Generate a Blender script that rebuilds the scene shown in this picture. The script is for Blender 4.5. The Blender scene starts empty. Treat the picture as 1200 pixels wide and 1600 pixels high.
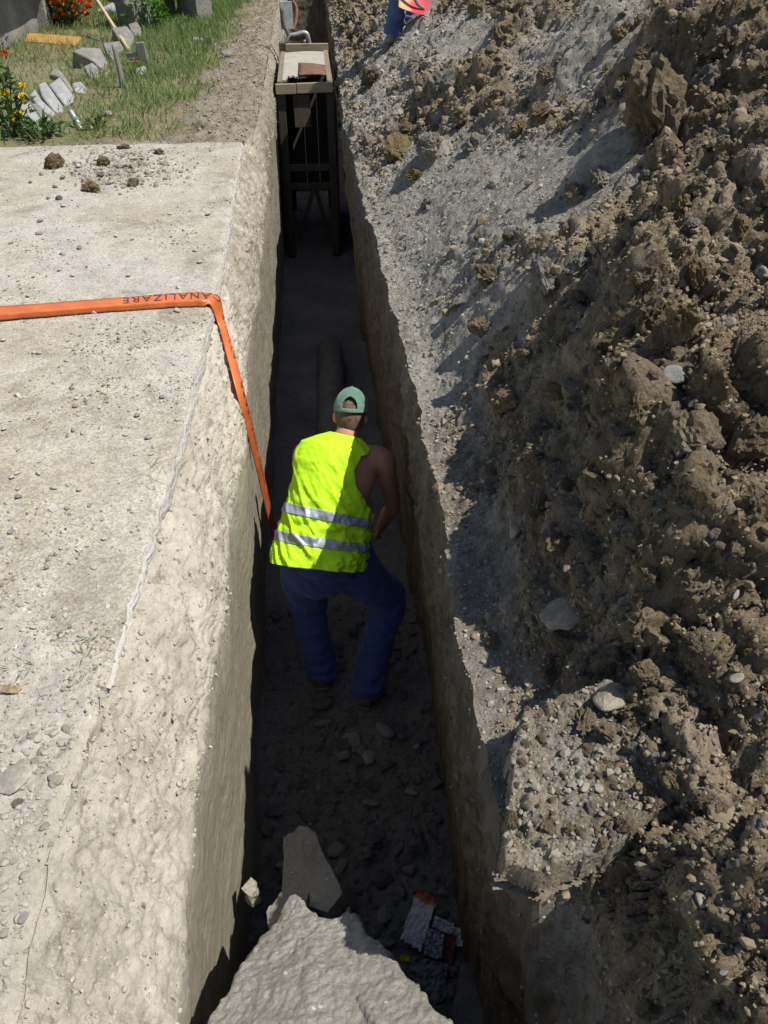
import bpy, bmesh, math, random
import numpy as np
from mathutils import Vector, Matrix, Euler, Quaternion

R = math.radians
random.seed(7)
rng = np.random.default_rng(7)

# ------------------------------------------------------------------ camera, sky, sun
H = 1.6
PITCH, YAW, FPX = R(39), R(4.8), 1200.0
scene = bpy.context.scene
cam_d = bpy.data.cameras.new('camera')
cam = bpy.data.objects.new('camera', cam_d)
scene.collection.objects.link(cam)
cam_d.sensor_fit = 'VERTICAL'
cam_d.sensor_height = 32.0
cam_d.lens = FPX / 1600 * 32.0
cam_d.clip_start = 0.02
cam_d.clip_end = 500
cam.location = (0, 0, H)
cam.rotation_euler = (R(90) - PITCH, 0, -YAW)
scene.camera = cam

SUN_EL, SUN_BEHIND = R(61), R(18)        # from the right of the trench, a little behind the camera
sun_dir = Vector((math.cos(SUN_EL) * math.cos(SUN_BEHIND), -math.cos(SUN_EL) * math.sin(SUN_BEHIND), math.sin(SUN_EL)))
world = bpy.data.worlds.new('World')
scene.world = world
world.use_nodes = True
wn = world.node_tree
sky = wn.nodes.new('ShaderNodeTexSky')
sky.sky_type = 'NISHITA'
sky.sun_disc = False
sky.sun_elevation = SUN_EL
sky.sun_rotation = math.atan2(sun_dir.x, sun_dir.y)
bg = wn.nodes['Background']
wn.links.new(sky.outputs[0], bg.inputs[0])
bg.inputs[1].default_value = 0.088
sun_l = bpy.data.lights.new('sun', 'SUN')
sun_l.energy = 5.0
sun_l.angle = R(0.53)
sun_l.color = (1.0, 0.955, 0.88)
sun = bpy.data.objects.new('sun', sun_l)
sun.rotation_euler = sun_dir.to_track_quat('Z', 'Y').to_euler()
sun.location = (6, -3, 10)
scene.collection.objects.link(sun)
vs = scene.view_settings
vs.view_transform = 'Standard'
vs.look = 'None'
vs.exposure = 0.1
vs.gamma = 1.0
vs.use_curve_mapping = False
scene.cycles.max_bounces = 8

# ------------------------------------------------------------------ pixel rays (photo is 1200 x 1600)
_fw = np.array([math.sin(YAW) * math.cos(PITCH), math.cos(YAW) * math.cos(PITCH), -math.sin(PITCH)])
_rt = np.array([math.cos(YAW), -math.sin(YAW), 0.0])
_up = np.cross(_rt, _fw)
_C = np.array([0.0, 0.0, H])
def ray(px, py): return _fw + _rt * ((px - 600) / FPX) + _up * ((800 - py) / FPX)
def at_z(px, py, z):
    d = ray(px, py); return Vector(_C + d * ((z - H) / d[2]))
def at_y(px, py, y):
    d = ray(px, py); return Vector(_C + d * (y / d[1]))
def at_x(px, py, x):
    d = ray(px, py); return Vector(_C + d * (x / d[0]))
def project(P):
    v = P - _C
    zz = np.maximum(v @ _fw, 0.05)
    return 600 + FPX * (v @ _rt) / zz, 800 - FPX * (v @ _up) / zz

# ------------------------------------------------------------------ noise (numpy)
def _hash(ix, iy, iz, seed):
    h = (ix.astype(np.int64) * 374761393 + iy.astype(np.int64) * 668265263 + iz.astype(np.int64) * 2147483647 + seed * 974634777) & 0xFFFFFFFF
    h = ((h ^ (h >> 13)) * 1274126177) & 0xFFFFFFFF
    h = ((h ^ (h >> 16)) * 2246822519) & 0xFFFFFFFF
    return h ^ (h >> 15)
def _g2(ix, iy, fx, fy, seed):
    a = (_hash(ix, iy, np.zeros_like(ix), seed) & 1023) * (2 * math.pi / 1024)
    return np.cos(a) * fx + np.sin(a) * fy
def perlin(x, y, seed=0):
    x0 = np.floor(x); y0 = np.floor(y)
    ix = x0.astype(np.int64); iy = y0.astype(np.int64)
    fx = x - x0; fy = y - y0
    u = fx * fx * fx * (fx * (fx * 6 - 15) + 10); v = fy * fy * fy * (fy * (fy * 6 - 15) + 10)
    a = _g2(ix, iy, fx, fy, seed); b = _g2(ix + 1, iy, fx - 1, fy, seed)
    c = _g2(ix, iy + 1, fx, fy - 1, seed); d = _g2(ix + 1, iy + 1, fx - 1, fy - 1, seed)
    return (a + (b - a) * u + (c - a) * v + (a - b - c + d) * u * v) * 1.5
def fbm(x, y, octv=4, seed=0, gain=0.5):
    s = 0; a = 1.0; f = 1.0; t = 0
    for o in range(octv):
        s = s + a * perlin(x * f + 17.3 * o, y * f - 9.1 * o, seed + o); t += a; a *= gain; f *= 2.03
    return s / t
def cells(x, y, seed=0):
    """distance to nearest jittered point (0..~1) and the id value of that cell"""
    x0 = np.floor(x).astype(np.int64); y0 = np.floor(y).astype(np.int64)
    best = np.full(x.shape, 9.0); val = np.zeros(x.shape)
    for dx in (-1, 0, 1):
        for dy in (-1, 0, 1):
            cx = x0 + dx; cy = y0 + dy
            h = _hash(cx, cy, np.zeros_like(cx), seed)
            px = cx + 0.1 + 0.8 * (h & 255) / 255.0; py = cy + 0.1 + 0.8 * ((h >> 8) & 255) / 255.0
            d = (px - x) ** 2 + (py - y) ** 2
            m = d < best
            best = np.where(m, d, best); val = np.where(m, ((h >> 16) & 255) / 255.0, val)
    return np.sqrt(best), val
def lumps(x, y, scale, seed, dens=1.0):
    """half-buried rounded clods: positive domes of uneven size"""
    wx = x / scale + 0.35 * perlin(x / scale * 1.7, y / scale * 1.7, seed + 50); wy = y / scale + 0.35 * perlin(x / scale * 1.7 + 9, y / scale * 1.7, seed + 51)
    d, v = cells(wx, wy, seed)
    r = 0.25 + 0.55 * v
    dome = np.sqrt(np.clip(1 - (d / r) ** 2, 0, 1)) * r
    return np.where(v < dens, dome, 0) * scale
def facets(x, y, scale, seed):
    """broken pieces: each cell a small tilted plane at its own height (about -0.5..0.5)"""
    wx = x / scale + 0.3 * perlin(x / scale * 1.3, y / scale * 1.3, seed + 60); wy = y / scale + 0.3 * perlin(x / scale * 1.3 + 5, y / scale * 1.3, seed + 61)
    d, v = cells(wx, wy, seed)
    a = v * 40.0
    return (v - 0.5) * 0.6 + 0.5 * (np.cos(a) * np.sin(wx * 2.1 + a) + np.sin(a * 1.7) * np.sin(wy * 2.3 + a)) * 0.5 - 0.35 * sstep(0.35, 0.75, d)
def sstep(a, b, x):
    t = np.clip((x - a) / (b - a), 0, 1); return t * t * (3 - 2 * t)
def soft(x, k): return np.logaddexp(0, np.clip(x / k, -50, 50)) * k      # soft max(0, x)

# ------------------------------------------------------------------ object helpers
COL = scene.collection
def tag(o, label=None, cat=None, group=None, kind=None):
    if label: o['label'] = label
    if cat: o['category'] = cat
    if group: o['group'] = group
    if kind: o['kind'] = kind
    return o
def empty(name, loc, label, cat, group=None, rot=(0, 0, 0)):
    o = bpy.data.objects.new(name, None); COL.objects.link(o)
    o.location = loc; o.rotation_euler = rot; o.empty_display_size = 0.1
    return tag(o, label, cat, group)
def link(name, me, mat=None, parent=None, loc=None):
    o = bpy.data.objects.new(name, me); COL.objects.link(o)
    if mat and not me.materials: me.materials.append(mat)
    if parent:
        o.parent = parent
        o.matrix_parent_inverse = Matrix.Identity(4)
    if loc is not None: o.location = loc
    return o
def np_mesh(name, V, F, smooth=True):
    """V (n,3), F (m,3|4) int arrays"""
    V = np.ascontiguousarray(V, dtype=np.float32); F = np.ascontiguousarray(F, dtype=np.int32)
    me = bpy.data.meshes.new(name)
    k = F.shape[1]
    me.vertices.add(len(V)); me.vertices.foreach_set('co', V.ravel())
    me.loops.add(F.size); me.loops.foreach_set('vertex_index', F.ravel())
    me.polygons.add(len(F)); me.polygons.foreach_set('loop_start', np.arange(0, F.size, k, dtype=np.int32))
    me.update(calc_edges=True)
    me.polygons.foreach_set('use_smooth', np.full(len(F), smooth))
    me.validate()
    return me
def grid_faces(ny, nx, flip=False):
    i = np.arange((ny - 1) * (nx - 1)); r = i // (nx - 1); c = i % (nx - 1); a = r * nx + c
    f = np.stack([a, a + 1, a + nx + 1, a + nx], 1)
    return f[:, ::-1] if flip else f
def grid_obj(name, P, mat, attrs=None, flip=False, smooth=True, parent=None):
    ny, nx = P.shape[:2]
    me = np_mesh(name, P.reshape(-1, 3), grid_faces(ny, nx, flip), smooth)
    for k, v in (attrs or {}).items():
        at = me.attributes.new(k, 'FLOAT', 'POINT'); at.data.foreach_set('value', np.ascontiguousarray(v, dtype=np.float32).ravel())
    return link(name, me, mat, parent)
def py_mesh(name, vs_, fs_, smooth=False):
    me = bpy.data.meshes.new(name); me.from_pydata([tuple(v) for v in vs_], [], fs_); me.update()
    if smooth: me.polygons.foreach_set('use_smooth', [True] * len(me.polygons))
    return me
def bm_obj(name, bm, mat, parent=None, smooth=False, loc=None):
    me = bpy.data.meshes.new(name); bm.normal_update(); bm.to_mesh(me); bm.free()
    if smooth: me.polygons.foreach_set('use_smooth', [True] * len(me.polygons))
    return link(name, me, mat, parent, loc)
def beam(bm, a, b, w, t, up=Vector((0, 0, 1)), bev=0.004):
    """a squared timber from a to b, width w (sideways) and thickness t (along up)"""
    a = Vector(a); b = Vector(b); d = (b - a).normalized()
    s = d.cross(up)
    if s.length < 1e-3: s = d.cross(Vector((0, 1, 0)))
    s.normalize(); u = s.cross(d)
    vs_ = []
    for e in (a, b):
        for i, j in ((-1, -1), (1, -1), (1, 1), (-1, 1)):
            vs_.append(bm.verts.new(e + s * (i * w / 2) + u * (j * t / 2)))
    fs = [(0, 1, 2, 3), (7, 6, 5, 4), (0, 4, 5, 1), (1, 5, 6, 2), (2, 6, 7, 3), (3, 7, 4, 0)]
    faces = [bm.faces.new([vs_[k] for k in f]) for f in fs]
    bmesh.ops.recalc_face_normals(bm, faces=faces)
    if bev:
        es = list({e for f in faces for e in f.edges})
        bmesh.ops.bevel(bm, geom=es, offset=bev, segments=1, affect='EDGES')
def beam_obj(name, a, b, w, t, mat, parent=None, up=Vector((0, 0, 1)), bev=0.004):
    bm = bmesh.new(); beam(bm, a, b, w, t, up, bev)
    return bm_obj(name, bm, mat, parent)
def catmull(pts, per=6):
    pts = [np.array(p, float) for p in pts]
    if len(pts) < 3: return [pts[0] + (pts[-1] - pts[0]) * k / per for k in range(per + 1)]
    P = [2 * pts[0] - pts[1]] + pts + [2 * pts[-1] - pts[-2]]
    out = []
    for i in range(1, len(P) - 2):
        for k in range(per):
            t = k / per; a, b, c, d = P[i - 1], P[i], P[i + 1], P[i + 2]
            out.append(0.5 * (2 * b + (c - a) * t + (2 * a - 5 * b + 4 * c - d) * t * t + (3 * b - a - 3 * c + d) * t ** 3))
    out.append(pts[-1])
    return out
def tube(pts, rad, n=16, ref=(0, 1, 0), per=6, cap=True):
    """closed smooth tube; rad: list of r or (r_side, r_ref). returns (V, F list)"""
    rr = [np.array(r if isinstance(r, (tuple, list)) else (r, r), float) for r in rad]
    data = catmull([np.concatenate([np.array(p, float), r]) for p, r in zip(pts, rr)], per)
    C = np.array([d[:3] for d in data]); Q = np.array([d[3:] for d in data])
    T = np.gradient(C, axis=0); T /= np.linalg.norm(T, axis=1)[:, None] + 1e-9
    ref = np.array(ref, float); V = []; F = []
    for c, t, q in zip(C, T, Q):
        a = np.cross(t, ref)
        if np.linalg.norm(a) < 0.15: a = np.cross(t, np.array([1.0, 0.3, 0.2]))
        a /= np.linalg.norm(a); b = np.cross(a, t)
        for k in range(n):
            th = 2 * math.pi * k / n
            V.append(c + a * math.cos(th) * max(q[0], 1e-4) + b * math.sin(th) * max(q[1], 1e-4))
    m = len(C)
    for i in range(m - 1):
        for k in range(n):
            F.append([i * n + k, i * n + (k + 1) % n, (i + 1) * n + (k + 1) % n, (i + 1) * n + k])
    if cap:
        V.append(C[0]); V.append(C[-1]); a0 = len(V) - 2
        for k in range(n):
            F.append([a0, (k + 1) % n, k]); F.append([a0 + 1, (m - 1) * n + k, (m - 1) * n + (k + 1) % n])
    return V, F
def merge(parts):
    V = []; F = []
    for v, f in parts:
        o = len(V); V += [tuple(x) for x in v]; F += [[i + o for i in q] for q in f]
    return V, F
def tube_obj(name, pts, rad, mat, parent=None, n=10, per=4, ref=(0, 1, 0)):
    V, F = tube(pts, rad, n, ref, per)
    return link(name, py_mesh(name, V, F, True), mat, parent)
def remesh(name, parts, voxel, smooth_it=4, fac=0.5):
    V, F = merge(parts)
    me = py_mesh(name, V, F)
    o = bpy.data.objects.new('tmp', me); COL.objects.link(o)
    m = o.modifiers.new('r', 'REMESH'); m.mode = 'VOXEL'; m.voxel_size = voxel
    s = o.modifiers.new('s', 'SMOOTH'); s.iterations = smooth_it; s.factor = fac
    dg = bpy.context.evaluated_depsgraph_get(); dg.update()
    out = bpy.data.meshes.new_from_object(o.evaluated_get(dg))
    bpy.data.objects.remove(o); out.name = name
    out.polygons.foreach_set('use_smooth', [True] * len(out.polygons))
    return out
def displace_mesh(me, fn):
    n = len(me.vertices); co = np.empty(n * 3, np.float32); me.vertices.foreach_get('co', co); co = co.reshape(-1, 3).astype(float)
    no = np.empty(n * 3, np.float32); me.vertices.foreach_get('normal', no); no = no.reshape(-1, 3)
    co = co + no * fn(co)[:, None]
    me.vertices.foreach_set('co', np.ascontiguousarray(co, np.float32).ravel()); me.update()

# ------------------------------------------------------------------ materials
def new_mat(name):
    m = bpy.data.materials.new(name); m.use_nodes = True
    nt = m.node_tree; b = nt.nodes['Principled BSDF']
    b.inputs['Specular IOR Level'].default_value = 0.25
    return m, nt, b
def N(nt, t, **kw):
    n = nt.nodes.new(t)
    for k, v in kw.items():
        if k in n.inputs: n.inputs[k].default_value = v
        else: setattr(n, k, v)
    return n
def ramp(nt, fac, stops):
    r = nt.nodes.new('ShaderNodeValToRGB'); e = r.color_ramp.elements
    while len(e) < len(stops): e.new(0.5)
    for i, (p, c) in enumerate(stops):
        e[i].position = p; e[i].color = (*c, 1)
    nt.links.new(fac, r.inputs[0]); return r.outputs[0]
def mixc(nt, fac, a, b, mode='MIX'):
    m = nt.nodes.new('ShaderNodeMix'); m.data_type = 'RGBA'; m.blend_type = mode
    for s, v in ((0, fac), (6, a), (7, b)):
        if hasattr(v, 'is_linked') or hasattr(v, 'links'): nt.links.new(v, m.inputs[s])
        elif s == 0: m.inputs[0].default_value = v
        else: m.inputs[s].default_value = (*v, 1) if len(v) == 3 else v
    return m.outputs[2]
def mapr(nt, v, a, b, c=0.0, d=1.0):
    m = nt.nodes.new('ShaderNodeMapRange'); m.clamp = True
    nt.links.new(v, m.inputs[0])
    for i, x in zip((1, 2, 3, 4), (a, b, c, d)): m.inputs[i].default_value = x
    return m.outputs[0]
def noise(nt, co, scale, detail=6, rough=0.6, dist=0.0):
    n = N(nt, 'ShaderNodeTexNoise'); n.inputs['Scale'].default_value = scale; n.inputs['Detail'].default_value = detail
    n.inputs['Roughness'].default_value = rough; n.inputs['Distortion'].default_value = dist
    nt.links.new(co, n.inputs['Vector']); return n.outputs['Fac']
def math_(nt, op, a, b):
    m = nt.nodes.new('ShaderNodeMath'); m.operation = op
    for i, v in ((0, a), (1, b)):
        if hasattr(v, 'links'): nt.links.new(v, m.inputs[i])
        else: m.inputs[i].default_value = v
    return m.outputs[0]
def bumps(nt, b, layers, inv=()):
    """layers: (height socket, strength, distance)"""
    prev = None
    for li, (h, s, d) in enumerate(layers):
        n = nt.nodes.new('ShaderNodeBump'); n.invert = li in inv; n.inputs['Strength'].default_value = s; n.inputs['Distance'].default_value = d
        nt.links.new(h, n.inputs['Height'])
        if prev: nt.links.new(prev, n.inputs['Normal'])
        prev = n.outputs[0]
    nt.links.new(prev, b.inputs['Normal'])
def coords(nt, scale=None):
    t = nt.nodes.new('ShaderNodeTexCoord'); o = t.outputs['Object']
    if scale:
        m = nt.nodes.new('ShaderNodeMapping'); m.inputs['Scale'].default_value = scale; nt.links.new(o, m.inputs[0]); o = m.outputs[0]
    return o
def attr(nt, name):
    a = nt.nodes.new('ShaderNodeAttribute'); a.attribute_name = name; return a.outputs['Fac']
def grains(nt, co, scale):
    v = N(nt, 'ShaderNodeTexVoronoi'); v.inputs['Scale'].default_value = scale; nt.links.new(co, v.inputs['Vector']); return v
def soil(name, c_dark, c_mid, c_light, s=1.0, bump=1.0, grain=0.25, rnd=0.0, rough=0.95, coarse=6.0, fleck=0.0):
    m, nt, b = new_mat(name); co = coords(nt)
    big = noise(nt, co, coarse * 0.35 * s, 5, 0.6)
    mid = noise(nt, co, coarse * 4 * s, 8, 0.7)
    mixv = math_(nt, 'ADD', math_(nt, 'MULTIPLY', big, 0.5), math_(nt, 'MULTIPLY', mid, 0.5))
    c = ramp(nt, mixv, [(0.33, c_dark), (0.5, c_mid), (0.66, c_light)])
    fine = noise(nt, co, 160 * s, 6, 0.75)
    c = mixc(nt, grain, c, ramp(nt, fine, [(0.3, (0.25, 0.25, 0.25)), (0.5, (0.5, 0.5, 0.5)), (0.72, (0.85, 0.84, 0.8))]), 'OVERLAY')
    if fleck:
        v = grains(nt, co, 70 * s); sep = nt.nodes.new('ShaderNodeSeparateColor'); nt.links.new(v.outputs['Color'], sep.inputs[0])
        pick = mapr(nt, sep.outputs[0], 1 - fleck, 1 - fleck + 0.02); near = mapr(nt, v.outputs['Distance'], 0.3, 0.42, 1, 0)
        c = mixc(nt, math_(nt, 'MULTIPLY', pick, near), c, [min(1, k * 1.5) for k in c_light])
    if rnd:
        oi = nt.nodes.new('ShaderNodeObjectInfo')
        c = mixc(nt, 1.0, c, ramp(nt, oi.outputs['Random'], [(0, (1 - rnd,) * 3), (0.5, (1.0, 0.97, 0.92)), (1, (1, 1, 1))]), 'MULTIPLY')
    nt.links.new(c, b.inputs['Base Color']); b.inputs['Roughness'].default_value = rough
    gv = grains(nt, co, 55 * s)
    bumps(nt, b, [(noise(nt, co, 30 * s, 9, 0.72), 0.8 * bump, 0.03), (gv.outputs['Distance'], 0.5 * bump, 0.014), (fine, 0.6 * bump, 0.008)], (1,))
    return m
def plain(name, col, rough=0.7, metal=0.0, spec=0.25, vary=0.12, bump=0.0, s=20, rnd=0.0):
    m, nt, b = new_mat(name); co = coords(nt)
    n = noise(nt, co, s, 6, 0.65)
    c = ramp(nt, n, [(0.25, [k * (1 - vary * 2) for k in col]), (0.55, col), (0.8, [min(1, k * (1 + vary)) for k in col])])
    if rnd:
        oi = nt.nodes.new('ShaderNodeObjectInfo')
        c = mixc(nt, 1.0, c, ramp(nt, oi.outputs['Random'], [(0, (1 - rnd,) * 3), (1, (1, 1, 1))]), 'MULTIPLY')
    nt.links.new(c, b.inputs['Base Color'])
    b.inputs['Roughness'].default_value = rough; b.inputs['Metallic'].default_value = metal; b.inputs['Specular IOR Level'].default_value = spec
    if bump: bumps(nt, b, [(noise(nt, co, s * 3, 8, 0.7), bump, 0.01)])
    return m
def wood(name, c1, c2, axis=2, rough=0.8):
    m, nt, b = new_mat(name); sc = [22, 22, 22]; sc[axis] = 1.6
    co = coords(nt, sc); n = noise(nt, co, 2.0, 8, 0.65, 0.6)
    c = ramp(nt, n, [(0.3, c1), (0.7, c2)])
    co2 = coords(nt); d = noise(nt, co2, 5, 6, 0.7)
    c = mixc(nt, mapr(nt, d, 0.5, 0.75, 0, 0.6), c, [k * 0.5 for k in c1])
    nt.links.new(c, b.inputs['Base Color']); b.inputs['Roughness'].default_value = rough
    bumps(nt, b, [(n, 0.4, 0.004)])
    return m

M = {}
M['clod'] = soil('earth_clod', (0.115, 0.088, 0.056), (0.225, 0.18, 0.122), (0.38, 0.345, 0.26), 0.2, 0.9, 0.5, rnd=0.25)
M['clod_grey'] = soil('grey_clod', (0.15, 0.14, 0.12), (0.25, 0.235, 0.205), (0.40, 0.375, 0.33), 0.2, 0.9, 0.5, rnd=0.2)
M['clod_ochre'] = soil('ochre_clod', (0.13, 0.095, 0.045), (0.22, 0.17, 0.09), (0.34, 0.285, 0.175), 0.2, 0.9, 0.5, rnd=0.2)
M['stone'] = soil('pale_stone', (0.19, 0.172, 0.14), (0.30, 0.28, 0.24), (0.46, 0.44, 0.40), 0.15, 0.25, 0.3, rnd=0.25, rough=0.8)
M['stone_grey'] = soil('grey_stone', (0.16, 0.16, 0.155), (0.25, 0.25, 0.24), (0.36, 0.36, 0.345), 0.15, 0.25, 0.3, rnd=0.25, rough=0.85)
M['concrete_block'] = soil('old_concrete', (0.22, 0.225, 0.225), (0.32, 0.325, 0.32), (0.42, 0.42, 0.41), 0.7, 0.4, 0.25, rough=0.9)
M['concrete_old'] = soil('weathered_concrete', (0.13, 0.125, 0.12), (0.25, 0.24, 0.22), (0.36, 0.345, 0.31), 0.6, 0.5, 0.3, rough=0.9)
M['mound'] = soil('grey_earth', (0.29, 0.272, 0.238), (0.38, 0.358, 0.316), (0.47, 0.445, 0.395), 1.0, 0.8, 0.4, fleck=0.03)
M['cream_crumb'] = plain('cream_crumb', (0.44, 0.405, 0.33), 0.95, vary=.15, s=30)
M['crumb'] = plain('brown_crumb', (0.26, 0.212, 0.145), 0.95, vary=.3, s=9)
M['crumb_grey'] = plain('grey_crumb', (0.36, 0.34, 0.30), 0.95, vary=.25, s=9)
M['crumb_dust'] = plain('dusty_crumb', (0.29, 0.265, 0.22), 0.95, vary=.3, s=40)
M['crumb_stone'] = plain('pale_grit', (0.46, 0.44, 0.40), 0.9, vary=.3, s=14)
M['crumb_path'] = plain('path_grit', (0.42, 0.39, 0.34), 0.95, vary=.3, s=14)
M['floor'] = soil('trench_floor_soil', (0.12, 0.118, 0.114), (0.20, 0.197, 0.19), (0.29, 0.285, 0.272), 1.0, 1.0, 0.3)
M['straw'] = plain('dry_straw', (0.42, 0.36, 0.22), 0.8, vary=0.3, s=8)

# heap: brown clods and grey dust are two soils, told apart by the attribute 'dust'
def heap_mat():
    m, nt, b = new_mat('spoil_soil'); co = coords(nt)
    mid = noise(nt, co, 7, 9, 0.72); big = noise(nt, co, 1.6, 5, 0.6)
    brown = ramp(nt, math_(nt, 'ADD', math_(nt, 'MULTIPLY', big, 0.45), math_(nt, 'MULTIPLY', mid, 0.55)),
                 [(0.36, (0.125, 0.094, 0.058)), (0.5, (0.245, 0.195, 0.13)), (0.64, (0.42, 0.35, 0.255))])
    grey = ramp(nt, mid, [(0.3, (0.225, 0.208, 0.178)), (0.5, (0.355, 0.332, 0.288)), (0.7, (0.475, 0.448, 0.395))])
    a = attr(nt, 'dust')
    f = mapr(nt, math_(nt, 'ADD', a, math_(nt, 'MULTIPLY', math_(nt, 'SUBTRACT', noise(nt, co, 14, 8, 0.75), 0.5), 1.1)), 0.3, 0.75)
    c = mixc(nt, f, brown, grey)
    fine = noise(nt, co, 190, 6, 0.8)
    c = mixc(nt, 0.4, c, ramp(nt, fine, [(0.3, (0.2, 0.2, 0.2)), (0.5, (0.5, 0.5, 0.5)), (0.72, (0.85, 0.84, 0.82))]), 'OVERLAY')
    v = grains(nt, co, 60); sep = nt.nodes.new('ShaderNodeSeparateColor'); nt.links.new(v.outputs['Color'], sep.inputs[0])
    c = mixc(nt, math_(nt, 'MULTIPLY', mapr(nt, sep.outputs[0], 0.965, 0.975), mapr(nt, v.outputs['Distance'], 0.3, 0.4, 1, 0)), c, (0.5, 0.48, 0.44))
    nt.links.new(c, b.inputs['Base Color']); b.inputs['Roughness'].default_value = 0.96
    g = grains(nt, co, 42); g2 = grains(nt, co, 110)
    bumps(nt, b, [(noise(nt, co, 24, 10, 0.75), 0.85, 0.04), (g.outputs['Distance'], 0.55, 0.018), (g2.outputs['Distance'], 0.5, 0.008), (fine, 0.5, 0.005)], (1, 2))
    return m
M['heap'] = heap_mat()
def bank_mat():
    m, nt, b = new_mat('cut_bank_soil'); co = coords(nt)
    mid = noise(nt, co, 5, 9, 0.7); fine = noise(nt, co, 130, 6, 0.75)
    cream = ramp(nt, mid, [(0.3, (0.42, 0.388, 0.315)), (0.47, (0.58, 0.54, 0.45)), (0.7, (0.68, 0.64, 0.545))])
    st = coords(nt, (3, 3, 26)); strat = noise(nt, st, 1.2, 7, 0.65)
    clay = ramp(nt, strat, [(0.3, (0.27, 0.235, 0.175)), (0.5, (0.345, 0.31, 0.24)), (0.7, (0.42, 0.385, 0.305))])
    c = mixc(nt, attr(nt, 'clay'), cream, clay)
    grey = ramp(nt, mid, [(0.3, (0.17, 0.147, 0.112)), (0.5, (0.29, 0.258, 0.205)), (0.7, (0.39, 0.355, 0.29))])
    c = mixc(nt, mapr(nt, math_(nt, 'ADD', attr(nt, 'loam'), math_(nt, 'MULTIPLY', math_(nt, 'SUBTRACT', noise(nt, co, 9, 8, 0.7), 0.5), 1.2)), 0.35, 0.75), c, grey)
    dirt = noise(nt, co, 11, 9, 0.78)
    c = mixc(nt, mapr(nt, dirt, 0.54, 0.66, 0, 0.85), c, (0.25, 0.22, 0.172))
    smear = noise(nt, co, 26, 10, 0.8)
    c = mixc(nt, mapr(nt, smear, 0.52, 0.66, 0, 0.45), c, (0.36, 0.32, 0.25))
    pits = grains(nt, co, 38); psep = nt.nodes.new('ShaderNodeSeparateColor'); nt.links.new(pits.outputs['Color'], psep.inputs[0])
    c = mixc(nt, math_(nt, 'MULTIPLY', mapr(nt, psep.outputs[1], 0.94, 0.97), mapr(nt, pits.outputs['Distance'], 0.22, 0.42, 1, 0)), c, (0.20, 0.17, 0.125))
    c = mixc(nt, 0.28, c, ramp(nt, fine, [(0.3, (0.25, 0.25, 0.25)), (0.5, (0.5, 0.5, 0.5)), (0.72, (0.8, 0.8, 0.78))]), 'OVERLAY')
    nt.links.new(c, b.inputs['Base Color']); b.inputs['Roughness'].default_value = 0.95
    g = grains(nt, co, 30)
    bumps(nt, b, [(noise(nt, co, 18, 10, 0.74), 0.6, 0.022), (smear, 0.7, 0.014), (g.outputs['Distance'], 0.25, 0.010), (fine, 0.5, 0.005)], (2,))
    return m
M['bank'] = bank_mat()
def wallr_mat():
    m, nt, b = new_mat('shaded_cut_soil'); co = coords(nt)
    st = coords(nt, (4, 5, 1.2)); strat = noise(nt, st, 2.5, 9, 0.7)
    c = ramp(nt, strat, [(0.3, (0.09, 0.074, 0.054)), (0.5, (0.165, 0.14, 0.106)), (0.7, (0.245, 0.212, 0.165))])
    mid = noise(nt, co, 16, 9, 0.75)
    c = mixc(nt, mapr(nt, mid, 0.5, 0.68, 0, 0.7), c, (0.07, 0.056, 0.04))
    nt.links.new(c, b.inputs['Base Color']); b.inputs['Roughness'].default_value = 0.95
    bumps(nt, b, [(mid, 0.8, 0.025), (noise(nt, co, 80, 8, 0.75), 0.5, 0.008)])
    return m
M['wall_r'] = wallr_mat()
def slab_mat():
    m, nt, b = new_mat('worn_concrete'); co = coords(nt)
    big = noise(nt, co, 1.1, 7, 0.62); mid = noise(nt, co, 6, 9, 0.7); fine = noise(nt, co, 150, 5, 0.8)
    c = ramp(nt, mid, [(0.28, (0.32, 0.30, 0.258)), (0.5, (0.42, 0.395, 0.345)), (0.72, (0.49, 0.465, 0.41))])
    # soil trodden into the surface: patches with a shape of their own
    c = mixc(nt, mapr(nt, big, 0.45, 0.62, 0, 0.85), c, ramp(nt, mid, [(0.3, (0.29, 0.25, 0.19)), (0.6, (0.40, 0.36, 0.285))]))
    d2 = noise(nt, co, 2.3, 9, 0.72, 0.4)
    c = mixc(nt, mapr(nt, d2, 0.53, 0.64, 0, 0.75), c, (0.235, 0.205, 0.165))
    c = mixc(nt, mapr(nt, attr(nt, 'soiled'), 0, 1, 0, 0.9), c, ramp(nt, mid, [(0.35, (0.27, 0.24, 0.195)), (0.6, (0.41, 0.375, 0.315))]))
    v = grains(nt, co, 120); sep = nt.nodes.new('ShaderNodeSeparateColor'); nt.links.new(v.outputs['Color'], sep.inputs[0])
    gr = ramp(nt, sep.outputs[0], [(0.1, (0.22, 0.22, 0.22)), (0.5, (0.5, 0.5, 0.5)), (0.9, (0.78, 0.78, 0.76))])
    c = mixc(nt, 0.35, c, gr, 'OVERLAY')
    c = mixc(nt, 0.3, c, ramp(nt, fine, [(0.3, (0.25, 0.25, 0.25)), (0.5, (0.5, 0.5, 0.5)), (0.72, (0.8, 0.8, 0.78))]), 'OVERLAY')
    nt.links.new(c, b.inputs['Base Color']); b.inputs['Roughness'].default_value = 0.92
    bumps(nt, b, [(mid, 0.35, 0.012), (v.outputs['Distance'], 0.35, 0.004), (noise(nt, co, 60, 8, 0.75), 0.3, 0.005)])
    return m
M['slab'] = slab_mat()
M['slab_edge'] = soil('sawn_concrete_edge', (0.42, 0.405, 0.37), (0.54, 0.52, 0.48), (0.64, 0.62, 0.58), 1.0, 0.6, 0.3)
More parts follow.
